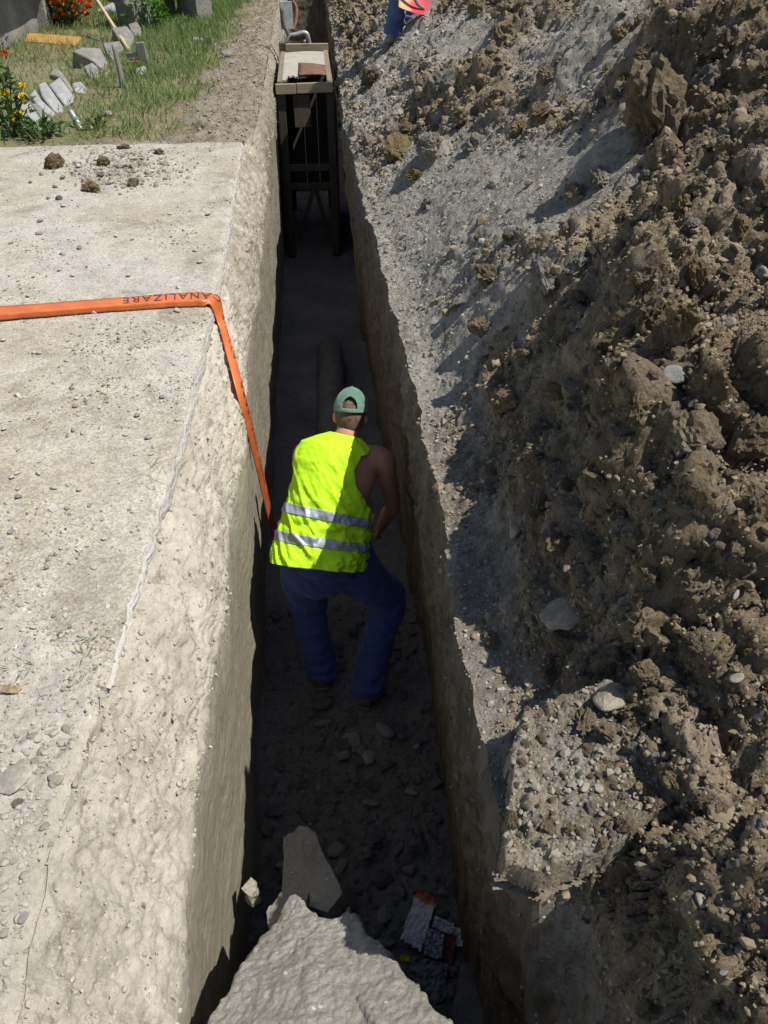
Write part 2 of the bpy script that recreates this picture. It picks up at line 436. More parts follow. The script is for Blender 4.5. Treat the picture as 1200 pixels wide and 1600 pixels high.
def garden_mat():
    m, nt, b = new_mat('garden_soil'); co = coords(nt)
    mid = noise(nt, co, 6, 9, 0.7); big = noise(nt, co, 0.9, 6, 0.6)
    c = ramp(nt, mid, [(0.3, (0.14, 0.115, 0.065)), (0.5, (0.22, 0.185, 0.105)), (0.7, (0.30, 0.26, 0.16))])
    c = mixc(nt, mapr(nt, big, 0.42, 0.6, 0, 0.6), c, (0.13, 0.15, 0.05))
    loose = ramp(nt, mid, [(0.3, (0.15, 0.125, 0.088)), (0.5, (0.25, 0.215, 0.16)), (0.7, (0.35, 0.31, 0.245))])
    c = mixc(nt, attr(nt, 'loose'), c, loose)
    nt.links.new(c, b.inputs['Base Color']); b.inputs['Roughness'].default_value = 0.96
    bumps(nt, b, [(noise(nt, co, 20, 10, 0.72), 0.8, 0.03), (noise(nt, co, 120, 6, 0.75), 0.5, 0.006)])
    return m
M['garden'] = garden_mat()
M['far_ground'] = soil('far_ground', (0.10, 0.10, 0.05), (0.17, 0.16, 0.09), (0.25, 0.23, 0.14), 0.3, 0.5, 0.2)
M['near_soil'] = soil('gravelly_soil', (0.29, 0.268, 0.225), (0.43, 0.40, 0.345), (0.53, 0.50, 0.44), 0.8, 0.55, 0.35, fleck=0.05)

# ------------------------------------------------------------------ the lie of the land
def lerp(xs, ys):
    xs = np.array(xs, float); ys = np.array(ys, float)
    return lambda v: np.interp(v, xs, ys)
_er = lerp([-2, .55, .80, 1.1, 1.4, 1.95, 2.8, 4.25, 5.44, 7.26, 9.5, 11.9, 22], [.40, .40, .32, .32, .33, .36, .345, .325, .30, .27, .30, .33, .4])
_el = lerp([-2, .55, 1.0, 1.47, 2.41, 3.72, 4.53, 6.8, 7.3, 9, 12, 22], [-.63, -.63, -.63, -.62, -.575, -.56, -.56, -.61, -.50, -.50, -.52, -.55])
def edge_r(y): return _er(y) + 0.018 * perlin(y * 1.9, y * 0 + 3.3, 5) + 0.012 * perlin(y * 6.1, y * 0 + 1.3, 6) + 0.006 * perlin(y * 21, y * 0 + .3, 7)
def edge_l(y):
    w = np.where(y < 1.5, 2.6, 1.0)
    return _el(y) + w * (0.006 * perlin(y * 3.1, y * 0 + 8.3, 15) + 0.005 * perlin(y * 11, y * 0 + 1.9, 16))
FLOOR = -1.95
def floor_z(x, y):
    near = sstep(2.9, 1.6, y)
    z = FLOOR + 0.07 * sstep(1.9, 2.5, y) * sstep(8, 5, y) + 0.10 * sstep(1.7, 0.6, y) + 0.03 * fbm(x * 2.5, y * 2.5, 3, 31)
    z = z + near * (0.55 * lumps(x, y, 0.16, 32, 0.7) + 0.6 * lumps(x, y, 0.07, 33, 0.8)) + (1 - near) * 0.2 * lumps(x, y, 0.09, 34, 0.5)
    return z + 0.012 * fbm(x * 14, y * 14, 3, 35)

# base profile of the spoil heap: strip beside the edge, a steep lower face, a gentler back
_hy = [-1, .3, .60, .75, .9, 1.05, 1.15, 1.4, 2.2, 3.2, 3.9, 4.6, 6, 8, 10, 20]
_w = lerp(_hy, [.10, .10, .10, .14, .20, .22, .20, .16, .14, .12, .08, .04, .03, .03, .03, .03])
_s1 = lerp(_hy, [1.9, 1.9, 1.9, 1.6, 1.3, 1.3, 1.9, 2.1, 1.75, 1.25, .85, .66, .66, .72, .78, .8])
_h1 = lerp(_hy, [.26, .26, .26, .22, .18, .22, .42, .54, .52, .42, .34, .36, .42, .45, .5, .5])
_s2 = lerp(_hy, [.75, .75, .70, .50, .36, .36, .42, .50, .60, .64, .64, .66, .66, .62, .5, .5])
def heap_base(x, y):
    u = x - edge_r(y)
    w, s1, h1, s2 = _w(y), _s1(y), _h1(y), _s2(y)
    r1 = soft(u - w, 0.035); u1 = h1 / s1
    z = 0.02 + 0.10 * u + s1 * (r1 - soft(r1 - u1, 0.04)) + s2 * soft(r1 - u1, 0.05)
    z = z - 0.42 * sstep(.70, .60, y) * np.exp(-(np.clip(u, 0, 9) / 0.10) ** 2)
    cap = 1.35 + 0.25 * fbm(x * 0.5, y * 0.4, 3, 61)
    return cap - soft(cap - z, 0.18)
def pix_hit(fn, px, py, t0=0.3, t1=26):
    d = ray(px, py); t = np.concatenate([np.linspace(t0, 6, 1400), np.linspace(6, t1, 1400)])
    P = _C[None] + d[None] * t[:, None]
    g = P[:, 2] - fn(P[:, 0], P[:, 1]); i = int(np.argmax(g < 0))
    return P[i]
# soil zones on the heap: (px, py, rx, ry, turn, value) — dust 1 = trodden grey silt, 0 = clods
ZONES = [
    (690, 320, 190, 110, -20, 1.0), (640, 430, 100, 140, 25, 1.0), (860, 290, 150, 75, -18, 1.0), (690, 570, 75, 150, 18, 1.0), (720, 700, 60, 120, 15, .8),
    (770, 480, 120, 70, -30, .95), (890, 560, 120, 55, -35, .65), (760, 900, 75, 160, 12, .95), (760, 1050, 90, 110, 10, .95),
    (880, 1500, 80, 160, -12, 1.0), (720, 70, 70, 50, -20, 1.0), (640, 60, 60, 60, 0, .9), (590, 140, 55, 100, 15, .85), (900, 100, 120, 80, -25, .85),
    (860, 1200, 90, 150, 0, .9), (1080, 1450, 110, 110, 20, .35), (1150, 1250, 90, 120, 0, .3), (1020, 820, 90, 120, 20, .3), (850, 880, 60, 80, 0, .3),
]
def dust_at(x, y):
    P = np.stack([x, y, heap_base(x, y)], -1).reshape(-1, 3)
    px, py = project(P)
    out = np.full(px.shape, 0.06)
    for cx, cy, rx, ry, an, v in ZONES:
        a = R(an); dx = px - cx; dy = py - cy
        ex = (dx * math.cos(a) + dy * math.sin(a)) / rx; ey = (-dx * math.sin(a) + dy * math.cos(a)) / ry
        out = np.maximum(out, v * np.exp(-(ex * ex + ey * ey) ** 2 * 0.7))
    u = (x - edge_r(y)).ravel()
    out = np.maximum(out, 0.9 * np.exp(-(u / 0.13) ** 2))
    out = np.where(P[:, 1] < 0.1, 0.2, out)
    return out.reshape(x.shape)
# swells of earth that stand out of the heap: (px, py, across m, height m)
HUMPS = [(960, 250, .16, .10), (680, 150, .22, .12), (660, 260, .16, .10), (760, 120, .35, .18), (1010, 470, .20, .14),
         (930, 540, .16, .10), (1100, 640, .22, .15), (1010, 690, .16, .12), (880, 700, .16, .10), (900, 830, .13, .09),
         (1000, 900, .15, .10), (1100, 880, .15, .12), (1150, 1050, .12, .10), (980, 1240, .15, .05), (1120, 1420, .14, .07),
         (1040, 1560, .14, .06), (1160, 330, .30, .22), (850, 450, .16, .08), (960, 60, .5, .25), (1100, 90, .5, .35), (820, 40, .35, .2)]
def heap_grid(X, Y):
    """the heap's surface: noise is laid along the slope and pushed out along its normal"""
    Z = heap_base(X, Y)
    hp = [(*pix_hit(heap_base, a, b)[:2], w, h) for a, b, w, h in HUMPS]
    wx = X + 0.06 * perlin(X * 4.5, Y * 4.5, 71); wy = Y + 0.06 * perlin(X * 4.5 + 7, Y * 4.5, 72)
    for cx, cy, w, h in hp:
        Z = Z + h * np.exp(-(((wx - cx) ** 2 + (wy - cy) ** 2) / (w * w) * 1.6) ** 1.4)
    k = dust_at(X, Y); r = 1 - 0.9 * k
    u = X - X[:, :1]
    Z = Z + 0.10 * fbm(X * 1.5, Y * 1.5, 3, 41) * (0.35 + 0.65 * r) * sstep(0, 0.4, u)
    dX = np.gradient(X, axis=1); dZ = np.gradient(Z, axis=1)
    S = np.cumsum(np.hypot(dX, dZ), axis=1)                       # length along the slope
    T = np.stack([dX, 0 * dX, dZ], -1); V = np.stack([np.gradient(X, axis=0), np.gradient(Y, axis=0), np.gradient(Z, axis=0)], -1)
    Nn = np.cross(T, V); Nn /= np.linalg.norm(Nn, axis=-1)[..., None] + 1e-9
    Nn = Nn + np.array([0, 0, 0.35]); Nn /= np.linalg.norm(Nn, axis=-1)[..., None]
    patch = 0.35 + 0.65 * sstep(-0.15, 0.25, fbm(S * 1.8, Y * 1.8, 3, 52))     # clods gather in places
    far = 1 + 1.0 * sstep(3, 9, Y)
    n = r * patch * (0.6 * lumps(S, Y, 0.30, 43, 0.35) * 0.6 * far + 0.55 * lumps(S, Y, 0.13, 44, 0.5) * far)
    n = n + r * (0.03 * (1 - np.abs(fbm(S * 4.3, Y * 4.3, 3, 42)) * 2.2) + 0.45 * lumps(S + .3, Y, 0.055, 45, 0.5) * (0.4 + 0.6 * patch) + 0.7 * lumps(S, Y, 0.024, 46, 0.65) + 0.9 * lumps(S, Y + .2, 0.013, 53, 0.7) * (Y < 3.5) + 0.020 * fbm(S * 16, Y * 16, 5, 51, .62))
    n = n + k * (0.022 * fbm(S * 3.5, Y * 3.5, 5, 47) + 0.45 * lumps(S, Y, 0.05, 48, 0.16) + 0.35 * lumps(S, Y, 0.02, 49, 0.35))
    n = n + 0.006 * fbm(S * 45, Y * 45, 3, 50) + r * (0.105 * patch * facets(S, Y, 0.26, 54) * far + 0.058 * facets(S, Y, 0.11, 55) * far + 0.032 * facets(S, Y, 0.045, 56) + 0.014 * facets(S, Y, 0.02, 57) * (Y < 5))
    n = n * (0.25 + 0.75 * sstep(0.0, 0.05, u))
    return np.stack([X, Y, Z], -1) + Nn * n[..., None], k

def axis(a, b, s0, s1):
    """values from a to b with spacing growing from s0 to s1"""
    out = [a]; L = b - a
    while out[-1] < b:
        out.append(out[-1] + s0 + (s1 - s0) * (out[-1] - a) / L)
    out[-1] = b
    return np.array(out)

# far ground round the dig
def ground_sheet():
    x0, x1, y0, y1 = -0.9, 0.7, -1.1, 20.0
    B = 150
    vs_ = []; fs = []
    for (ax, ay, bx, by) in ((-B, -B, x0, B), (x1, -B, B, B), (x0, y1, x1, B), (x0, -B, x1, y0)):
        k = len(vs_); vs_ += [(ax, ay, -0.06), (bx, ay, -0.06), (bx, by, -0.06), (ax, by, -0.06)]; fs.append([k, k + 1, k + 2, k + 3])
    tag(link('ground', py_mesh('ground', vs_, fs), M['far_ground']), kind='structure')
ground_sheet()

# spoil heap
yy = np.concatenate([axis(-0.9, 0.2, 0.02, 0.006), axis(0.2, 20, 0.0045, 0.05)[1:]])
uu = axis(0, 7.5, 0.0045, 0.055)
Yg, Ug = np.meshgrid(yy, uu, indexing='ij')
Xg = Ug + edge_r(Yg)
HP, HK = heap_grid(Xg, Yg)
drop = np.clip((7.5 - Ug) / 0.7, 0, 1)
HP[..., 2] = HP[..., 2] * drop - 0.08 * (Ug > 7.4)
HEAP = tag(grid_obj('spoil_heap', HP, M['heap'], {'dust': HK * (0.55 + 0.45 * sstep(1.6, 3.4, Yg))}), kind='structure')
lip_y, lip_x, lip_z = HP[:, 0, 1].copy(), HP[:, 0, 0].copy(), HP[:, 0, 2].copy()
o_ = np.argsort(lip_y); lip_y, lip_x, lip_z = lip_y[o_], lip_x[o_], lip_z[o_]

# right wall of the trench
def right_wall():
    dd = np.concatenate([axis(0, 0.5, 0.008, 0.016), axis(0.5, 2.15, 0.016, 0.022)[1:]])
    ys = axis(-0.9, 20, 0.007, 0.07)
    Y, D = np.meshgrid(ys, dd, indexing='ij')
    tx = np.interp(ys, lip_y, lip_x)[:, None]; tz = np.interp(ys, lip_y, lip_z)[:, None]
    t = D / 2.15
    x = tx + 0.15 * t - 0.012 * np.sin(np.clip(D / 0.12, 0, 1) * math.pi)
    f = sstep(0.0, 0.10, D); low = sstep(0.7, 1.1, D)
    n = 0.030 * fbm(Y * 2.2, D * 1.4, 4, 81) + (1 - 0.75 * low) * (0.022 * fbm(Y * 8, D * 6, 4, 82) - 0.5 * lumps(Y, D, 0.12, 83, 0.35) * 0.5 - 0.35 * lumps(Y, D, 0.05, 84, 0.5))
    n = n + (1 - 0.6 * low) * 0.030 * facets(Y, D, 0.11, 76) + (1 - .7 * low) * 0.014 * facets(Y, D, 0.045, 77) + low * (0.006 * fbm(Y * 2, D * 30, 3, 85) + 0.012 * facets(Y * .5, D, 0.12, 78))
    P = np.stack([x + n * f, Y, tz + (FLOOR - 0.12 - tz) * t], -1)
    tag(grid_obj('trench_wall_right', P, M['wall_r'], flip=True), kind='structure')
right_wall()

# left bank: cut edge of the pavement, loose cream slope, smooth clay face
def left_bank():
    ys = axis(-0.9, 20, 0.006, 0.065)
    prof_n = 170
    s = np.linspace(0, 1, prof_n)
    Y, S = np.meshgrid(ys, s, indexing='ij')
    e = edge_l(Y)
    lipx = -0.415 + 0.03 * perlin(Y * 1.3, Y * 0 + 2.2, 91) + 0.012 * perlin(Y * 4.3, Y * 0 + 5.2, 92)
    gard = sstep(6.7, 7.3, Y); soily = sstep(1.6, 1.2, Y)
    z0 = -0.005 - 0.065 * (1 - gard) * (1 - soily)
    lipz = -0.42 + 0.06 * perlin(Y * 0.9, Y * 0 + 7.2, 93) + 0.12 * gard
    k1, k2 = 0.46, 0.56
    t1 = np.clip(S / k1, 0, 1); t2 = np.clip((S - k1) / (1 - k1), 0, 1)
    bow = np.sin(t1 * math.pi) * 0.03
    x = e + (lipx - e) * t1 ** (1.0 + 0.4 * soily) - 0.045 * t2 + bow
    z = z0 + (lipz - z0) * t1 ** 1.15 + (FLOOR - 0.1 - lipz) * t2
    rough = (1 - sstep(0.42, 0.58, S + 0.05 * perlin(Y * 3, S * 4, 80))); f = sstep(0, 0.05, S)
    lat = S * 0.6
    n = rough * (0.030 * fbm(Y * 2.2, lat * 4, 4, 94) + 0.012 * fbm(Y * 14, lat * 20, 5, 95, 0.68) + 0.016 * facets(Y, lat, 0.16, 84) + 0.012 * facets(Y, lat, 0.05, 86) + 0.010 * facets(Y, lat, 0.022, 85)
                 + 0.5 * lumps(Y, lat, 0.016, 88, 0.55) + 0.30 * lumps(Y, lat, 0.05, 97, 0.2) - 0.9 * lumps(Y + .7, lat, 0.07, 87, 0.10) - 0.8 * lumps(Y + .3, lat, 0.028, 81, 0.14))
    n = n + (1 - rough) * (0.018 * fbm(Y * 3, S * 5, 4, 98) + 0.006 * facets(Y, S * 1.6, 0.09, 83) - 0.5 * lumps(Y, S * 1.6, 0.05, 82, 0.12) + 0.004 * fbm(Y * 3, S * 60, 3, 99))
    # the broken edge of the slope over the smooth face
    n = n + 0.02 * np.exp(-((S - 0.43) / 0.03) ** 2) * perlin(Y * 5, Y * 0 + 4, 90)
    P = np.stack([x + n * f * 0.8, Y, z + n * f * 0.5 * rough], -1)
    clay = sstep(0.40, 0.54, S + 0.06 * fbm(Y * 4, S * 8, 4, 89))
    loam = np.maximum(np.maximum(gard * (1 - 0.3 * clay), 0.62 * sstep(2.9, 4.6, Y)), 0.30 * soily * sstep(0.3, 0.0, S))
    loam = np.maximum(loam, np.clip(0.20 + 0.45 * fbm(Y * 1.6, S * 3.5, 4, 79), 0, .58) * (1 - .6 * clay))
    tag(grid_obj('trench_wall_left', P, M['bank'], {'clay': clay, 'loam': loam}), kind='structure')
left_bank()

# trench floor and the two ends
def trench_floor():
    xs = np.arange(-0.62, 0.66, 0.012); ys = axis(-0.95, 20.1, 0.010, 0.06)
    Y, X = np.meshgrid(ys, xs, indexing='ij')
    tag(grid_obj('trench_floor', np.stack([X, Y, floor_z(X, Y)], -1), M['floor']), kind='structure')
trench_floor()
def end_wall(name, y, flip):
    xs = np.linspace(-0.75, 0.6, 60); zs = np.linspace(-2.1, 0.02, 80)
    Zz, X = np.meshgrid(zs, xs, indexing='ij')
    P = np.stack([X, y + 0.05 * fbm(X * 3, Zz * 3, 4, 101), Zz], -1)
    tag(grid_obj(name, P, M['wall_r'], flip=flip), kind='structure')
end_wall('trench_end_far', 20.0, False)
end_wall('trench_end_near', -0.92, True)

# grey earth left standing at the near end of the trench
def mound_z(x, y):
    tl = at_z(440, 1400, -.56); tr = at_z(540, 1418, -.56); nl = at_z(300, 1590, -.30); nr = at_z(712, 1600, -.22)
    def side(a, b, px, py):
        dx, dy = b.x - a.x, b.y - a.y; L = math.hypot(dx, dy)
        return ((px - a.x) * dy - (py - a.y) * dx) / L
    wob = 0.028 * fbm(x * 6, y * 6, 4, 111) + 0.010 * fbm(x * 25, y * 25, 3, 112) + 0.016 * facets(x, y, 0.07, 110)
    d = np.maximum(np.maximum(side(tr, nr, x, y) * -1, side(nl, tl, x, y) * -1), (y - (tl.y + tr.y) / 2 - 0.06 * np.sin(x * 25)) )
    d = np.maximum(d, -0.0 + x * 0 - 9) + wob
    top = np.interp(y, [-1, .2, .5, .75, .95, 1.3], [-.06, -.12, -.22, -.38, -.55, -.75])
    ridge = top + 0.02 + 0.10 * (x + .05) - 0.25 * np.clip(-x - .12, 0, 1)
    n = 0.022 * fbm(x * 3, y * 3, 3, 113) + 0.022 * facets(x, y, 0.30, 117) + 0.007 * facets(x, y, 0.05, 118) + 0.006 * facets(x, y, 0.02, 119) + 0.6 * lumps(x, y, 0.011, 109, .7) + 0.006 * fbm(x * 30, y * 30, 4, 116) - 0.7 * lumps(x, y, .05, 108, .12)
    z = ridge + n - soft(d, 0.004) * 11.0
    return np.maximum(z, FLOOR - 0.05)
def mound():
    xs = np.arange(-0.62, 0.55, 0.005); ys = axis(-0.9, 1.35, 0.008, 0.005)
    Y, X = np.meshgrid(ys, xs, indexing='ij')
    tag(grid_obj('earth_ramp', np.stack([X, Y, mound_z(X, Y)], -1), M['mound']), kind='structure')
mound()

# a plate of compacted earth that overhangs the edge, loose clods on top
def ledge_z(x, y):
    top = np.array([tuple(at_z(px, py, .20))[:2] for px, py in ((818, 1100), (800, 1180), (792, 1260), (784, 1342), (850, 1356), (900, 1340), (950, 1322), (1010, 1290), (1100, 1230), (1120, 1100), (1000, 1060), (900, 1075))])
    px = x.ravel(); py = y.ravel(); n = len(top); d = np.full(px.shape, 9.0); inside = np.zeros(px.shape, bool)
    for i in range(n):
        a = top[i]; b = top[(i + 1) % n]; e = b - a; t = np.clip(((px - a[0]) * e[0] + (py - a[1]) * e[1]) / (e @ e), 0, 1)
        d = np.minimum(d, np.hypot(px - a[0] - e[0] * t, py - a[1] - e[1] * t))
        c = (a[1] > py) != (b[1] > py); xi = a[0] + (py - a[1]) * e[0] / (e[1] if abs(e[1]) > 1e-9 else 1e-9); inside ^= c & (px < xi)
    d = np.where(inside, -d, d).reshape(x.shape) + 0.010 * fbm(x * 18, y * 18, 4, 301) + 0.012 * facets(x, y, 0.045, 302)
    z = 0.185 + 0.16 * np.clip(x - .40, -.2, 1) + 0.016 * fbm(x * 8, y * 8, 3, 303) + 0.75 * lumps(x, y, 0.045, 304, .45) + 0.7 * lumps(x, y, 0.02, 305, .6) + 0.6 * lumps(x, y, .010, 307, .6) + 0.010 * facets(x, y, .03, 306)
    return z - soft(d, 0.002) * 30.0, d
def ledge():
    xs = np.arange(.22, .86, .0036); ys = np.arange(.55, 1.14, .0036); Y, X = np.meshgrid(ys, xs, indexing='ij')
    Z, D = ledge_z(X, Y); Z = np.maximum(Z, .115 + .03 * fbm(X * 9, Y * 9, 3, 309)); ny, nx = X.shape
    F = grid_faces(ny, nx); dm = D.ravel()[F].max(1); F = F[dm < .0065]
    top = np.stack([X, Y, Z], -1).reshape(-1, 3); bot = np.stack([X, Y, np.full_like(X, .085)], -1).reshape(-1, 3)
    FF = np.concatenate([F, F[:, ::-1] + len(top)]); V = np.concatenate([top, bot]); used = np.unique(FF); mp = np.zeros(len(V), int); mp[used] = np.arange(len(used))
    me = np_mesh('earth_ledge', V[used], mp[FF]); at_ = me.attributes.new('dust', 'FLOAT', 'POINT'); dv = np.tile((0.45 + 0.4 * fbm(X * 5, Y * 5, 3, 308)).ravel(), 2)[used]; at_.data.foreach_set('value', dv.astype(np.float32))
    tag(link('earth_ledge', me, M['heap']), kind='structure')
ledge()

# ------------------------------------------------------------------ concrete pavement, soil in front of it, garden behind it
SLAB_Y0, SLAB_Y1 = 1.33, 6.86
def slab_top(x, y): return 0.006 * fbm(x * 0.8, y * 0.8, 3, 121)
def pavement():
    ys = axis(SLAB_Y0, SLAB_Y1, 0.010, 0.022); us = axis(0, 7.4, 0.010, 0.10)
    Y, U = np.meshgrid(ys, us, indexing='ij')
    chip = np.clip(perlin(Y * 9, Y * 0 + 2, 122), 0, 1) * 0.012 + np.clip(perlin(Y * 31, Y * 0 + 6, 123), 0, 1) * 0.006
    X = edge_l(Y) - U - chip * np.exp(-U / 0.02) + 0.012
    yj = Y + (np.exp(-(Y - SLAB_Y0) / 0.08) * 0.16 * fbm(X * 2.5, X * 0 + 1.1, 4, 124)) + np.exp(-(SLAB_Y1 - Y) / 0.08) * 0.035 * fbm(X * 4, X * 0 + 1.1, 4, 125)
    Z = slab_top(X, Y) - 0.012 * np.exp(-(U / 0.008))
    P = np.stack([X, yj, Z], -1)
    soiled = 0.9 * sstep(2.1, 1.35, Y + 0.5 * fbm(X * 1.4, Y * 1.4, 4, 126)) + 0.8 * np.exp(-(((X + 1.35) / 0.5) ** 2 + ((Y - 6.3) / 0.55) ** 2)) * (0.6 + fbm(X * 5, Y * 5, 4, 127)) + 0.7 * sstep(6.55, 6.9, Y + 0.2 * perlin(X * 3, Y * 3, 128))
    soiled = np.clip(soiled, 0, 1)
    o = tag(grid_obj('concrete_pavement', P, M['slab'], {'soiled': soiled}, flip=True), kind='structure')
    # the cut face of the slab
    hs = np.linspace(0, 1, 12)
    Ye, Hh = np.meshgrid(ys, hs, indexing='ij')
    top = P[:, 0]
    n = 0.020 * fbm(Ye * 7, Hh * 3, 4, 129) + 0.008 * fbm(Ye * 40, Hh * 6, 3, 130)
    E = np.stack([top[:, 0][:, None] + 0.004 * np.sin(Hh * math.pi) + 0.010 * Hh + 0.35 * n * sstep(0, .2, Hh), np.repeat(top[:, 1][:, None], 12, 1), top[:, 2][:, None] - Hh * (0.010 + 0.050 * sstep(1.35, 2.4, Ye))], -1)
    grid_obj('slab_edge', E, M['slab_edge'], parent=o, flip=True)
    # the back and front faces, so the slab has thickness
    for nm, row, fl in (('slab_edge', P[-1], True), ('slab_edge', P[0], False)):
        E = np.stack([row, row - np.array([0, 0, 0.13])], 0)
        grid_obj(nm, E, M['slab_edge'], parent=o, flip=not fl)
pavement()
def near_z(x, y):
    up = sstep(1.74, 1.42, y + 0.30 * fbm(x * 2.2, y * 2.2, 4, 131))
    z = -0.03 + 0.040 * up + up * (0.03 * fbm(x * 2, y * 2, 4, 132) + 0.35 * lumps(x, y, 0.10, 133, 0.35) + 0.40 * lumps(x, y, 0.045, 134, 0.5) + 0.35 * lumps(x, y, 0.02, 137, 0.5) + 0.004 * fbm(x * 25, y * 25, 3, 135))
    return z
def near_soil():
    ys = axis(-0.95, 1.95, 0.008, 0.008); us = axis(0, 5.5, 0.008, 0.10)
    Y, U = np.meshgrid(ys, us, indexing='ij'); X = edge_l(Y) - U + 0.004
    Z = near_z(X, Y)
    Z = np.where(U < 0.02, np.minimum(Z, 0.0) - 0.01, Z); Z[:, 0] = -0.15
    tag(grid_obj('gravelly_path', np.stack([X, Y, Z], -1), M['near_soil'], flip=True), kind='structure')
near_soil()
def garden_loose(x, y):
    u = edge_l(y) - x
    return np.clip(sstep(0.80, 0.40, u + 0.40 * fbm(x * 2, y * 2, 3, 143)) + 0.7 * sstep(7.25, 6.8, y) * sstep(2.0, 1.0, u), 0, 1)
def garden_z(x, y):
    u = edge_l(y) - x; lo = garden_loose(x, y)
    z = -0.02 - 0.05 * sstep(0.8, 2.0, u) + 0.05 * fbm(x * 1.1, y * 1.1, 3, 141)
    z = z + lo * (0.05 + 0.05 * fbm(x * 4, y * 4, 4, 146) + 0.3 * lumps(x, y, 0.13, 142, 0.3) + 0.3 * lumps(x, y, 0.05, 144, 0.6)) * sstep(0, 0.15, u)
    return z + 0.012 * fbm(x * 9, y * 9, 4, 145) + 0.03 * sstep(12, 17, y)
def garden():
    ys = axis(6.80, 22, 0.016, 0.06); us = axis(0, 9, 0.012, 0.12)
    Y, U = np.meshgrid(ys, us, indexing='ij'); X = edge_l(Y) - U + 0.004
    Z = garden_z(X, Y); Z = np.where((Y < 6.9) & (U > 0.02), np.minimum(Z, -0.01), Z); Z[:, 0] = -0.40; Z[0, :] = -0.2
    tag(grid_obj('garden_ground', np.stack([X, Y, Z], -1), M['garden'], {'loose': garden_loose(X, Y)}, flip=True), kind='structure')
garden()
# ------------------------------------------------------------------ picking spots on the surfaces
from mathutils.bvhtree import BVHTree
def bvh_of(*objs):
    V = []; F = []; o = 0; Va = []; Fa = []
    for ob in objs:
        me = ob.data; n = len(me.vertices); a = np.empty(n * 3, np.float32); me.vertices.foreach_get('co', a)
        f = np.empty(len(me.loops), np.int32); me.loops.foreach_get('vertex_index', f)
        Va.append(a.reshape(-1, 3)); Fa.append(f.reshape(-1, 4) + o); o += n
    return BVHTree.FromPolygons(np.concatenate(Va).tolist(), np.concatenate(Fa).tolist())
_by = {o.name: o for o in bpy.data.objects}
T_HEAP = bvh_of(_by['spoil_heap'], _by['earth_ledge'])
T_LEFT = bvh_of(_by['concrete_pavement'], _by['gravelly_path'], _by['garden_ground'])
T_PIT = bvh_of(_by['trench_floor'], _by['earth_ramp'])
def hit(tree, px, py):
    h = tree.ray_cast(Vector(_C), Vector(ray(px, py)).normalized())
    return h[0], h[1]
def down(tree, x, y):
    h = tree.ray_cast(Vector((x, y, 4)), Vector((0, 0, -1))); return h[0], h[1]
def px_size(p):
    """metres that one photo pixel spans at p"""
    return float((np.array(p) - _C) @ _fw) / FPX

# ------------------------------------------------------------------ clods and stones
def rock_mesh(name, seed, sub=3, cuts=7, rough=0.10, squash=(1, 1, 1), fine=0.05, round_=0.75):
    rnd = random.Random(seed); bm = bmesh.new(); bmesh.ops.create_icosphere(bm, subdivisions=sub, radius=1.0)
    pl = []
    for _ in range(cuts):
        n = Vector((rnd.gauss(0, 1), rnd.gauss(0, 1), rnd.gauss(0, 1))).normalized(); pl.append((n, rnd.uniform(round_ - 0.2, round_ + 0.1)))
    co = np.array([v.co[:] for v in bm.verts])
    for v in bm.verts:
        for n, d in pl:
            e = v.co.dot(n) - d
            if e > 0: v.co -= n * e * 0.85
    co = np.array([v.co[:] for v in bm.verts])
    q = co * 1.7 + seed * 3.1
    nn = rough * (fbm(q[:, 0] + q[:, 2] * .7, q[:, 1] - q[:, 2] * .6, 3, seed) + fbm(q[:, 1] + 5, q[:, 2] + q[:, 0] * .5, 3, seed + 1)) \
        + fine * (fbm(co[:, 0] * 6 + co[:, 2] * 4, co[:, 1] * 6 - co[:, 2] * 3, 3, seed + 2) + fbm(co[:, 1] * 7, co[:, 2] * 7 + co[:, 0] * 3, 3, seed + 3)) \
        + fine * 2.2 * (lumps(co[:, 0] + co[:, 2] * .6, co[:, 1] - co[:, 2] * .5, 0.32, seed + 4, 0.7) - 0.08) + fine * 2.0 * (lumps(co[:, 0] - co[:, 2] * .7, co[:, 1] + co[:, 2] * .6, 0.15, seed + 5, 0.7) - .04) + (fine * 2.0 * (lumps(co[:, 0] - co[:, 2] * .7, co[:, 1] + co[:, 2] * .6, 0.07, seed + 6, 0.8) - .02) if sub > 3 else 0)
    for v, e, c in zip(bm.verts, nn, co):
        v.co += Vector(c).normalized() * float(e)
        v.co = Vector((v.co.x * squash[0], v.co.y * squash[1], v.co.z * squash[2]))
    me = bpy.data.meshes.new(name); bm.to_mesh(me); bm.free()
    me.polygons.foreach_set('use_smooth', [True] * len(me.polygons))
    return me
CLODS = [rock_mesh('clod_shape', 10 + i, 4, 7, 0.30, fine=0.19, round_=.68) for i in range(10)]
for _m in CLODS: _m.polygons.foreach_set('use_smooth', [False] * len(_m.polygons))
STONES = [rock_mesh('stone_shape', 40 + i, 3, 10, 0.12, (1, .8, .66), fine=0.03, round_=0.72) for i in range(6)]
CHIPS = [rock_mesh('chip_shape', 60 + i, 2, 9, 0.10, (1, .75, .4), fine=0.02, round_=0.6) for i in range(5)]
_matcopy = {}
def shape(me, mat):
    k = (me.name, mat.name)
    if k not in _matcopy:
        c = me.copy(); c.materials.clear(); c.materials.append(mat); _matcopy[k] = c
    return _matcopy[k]
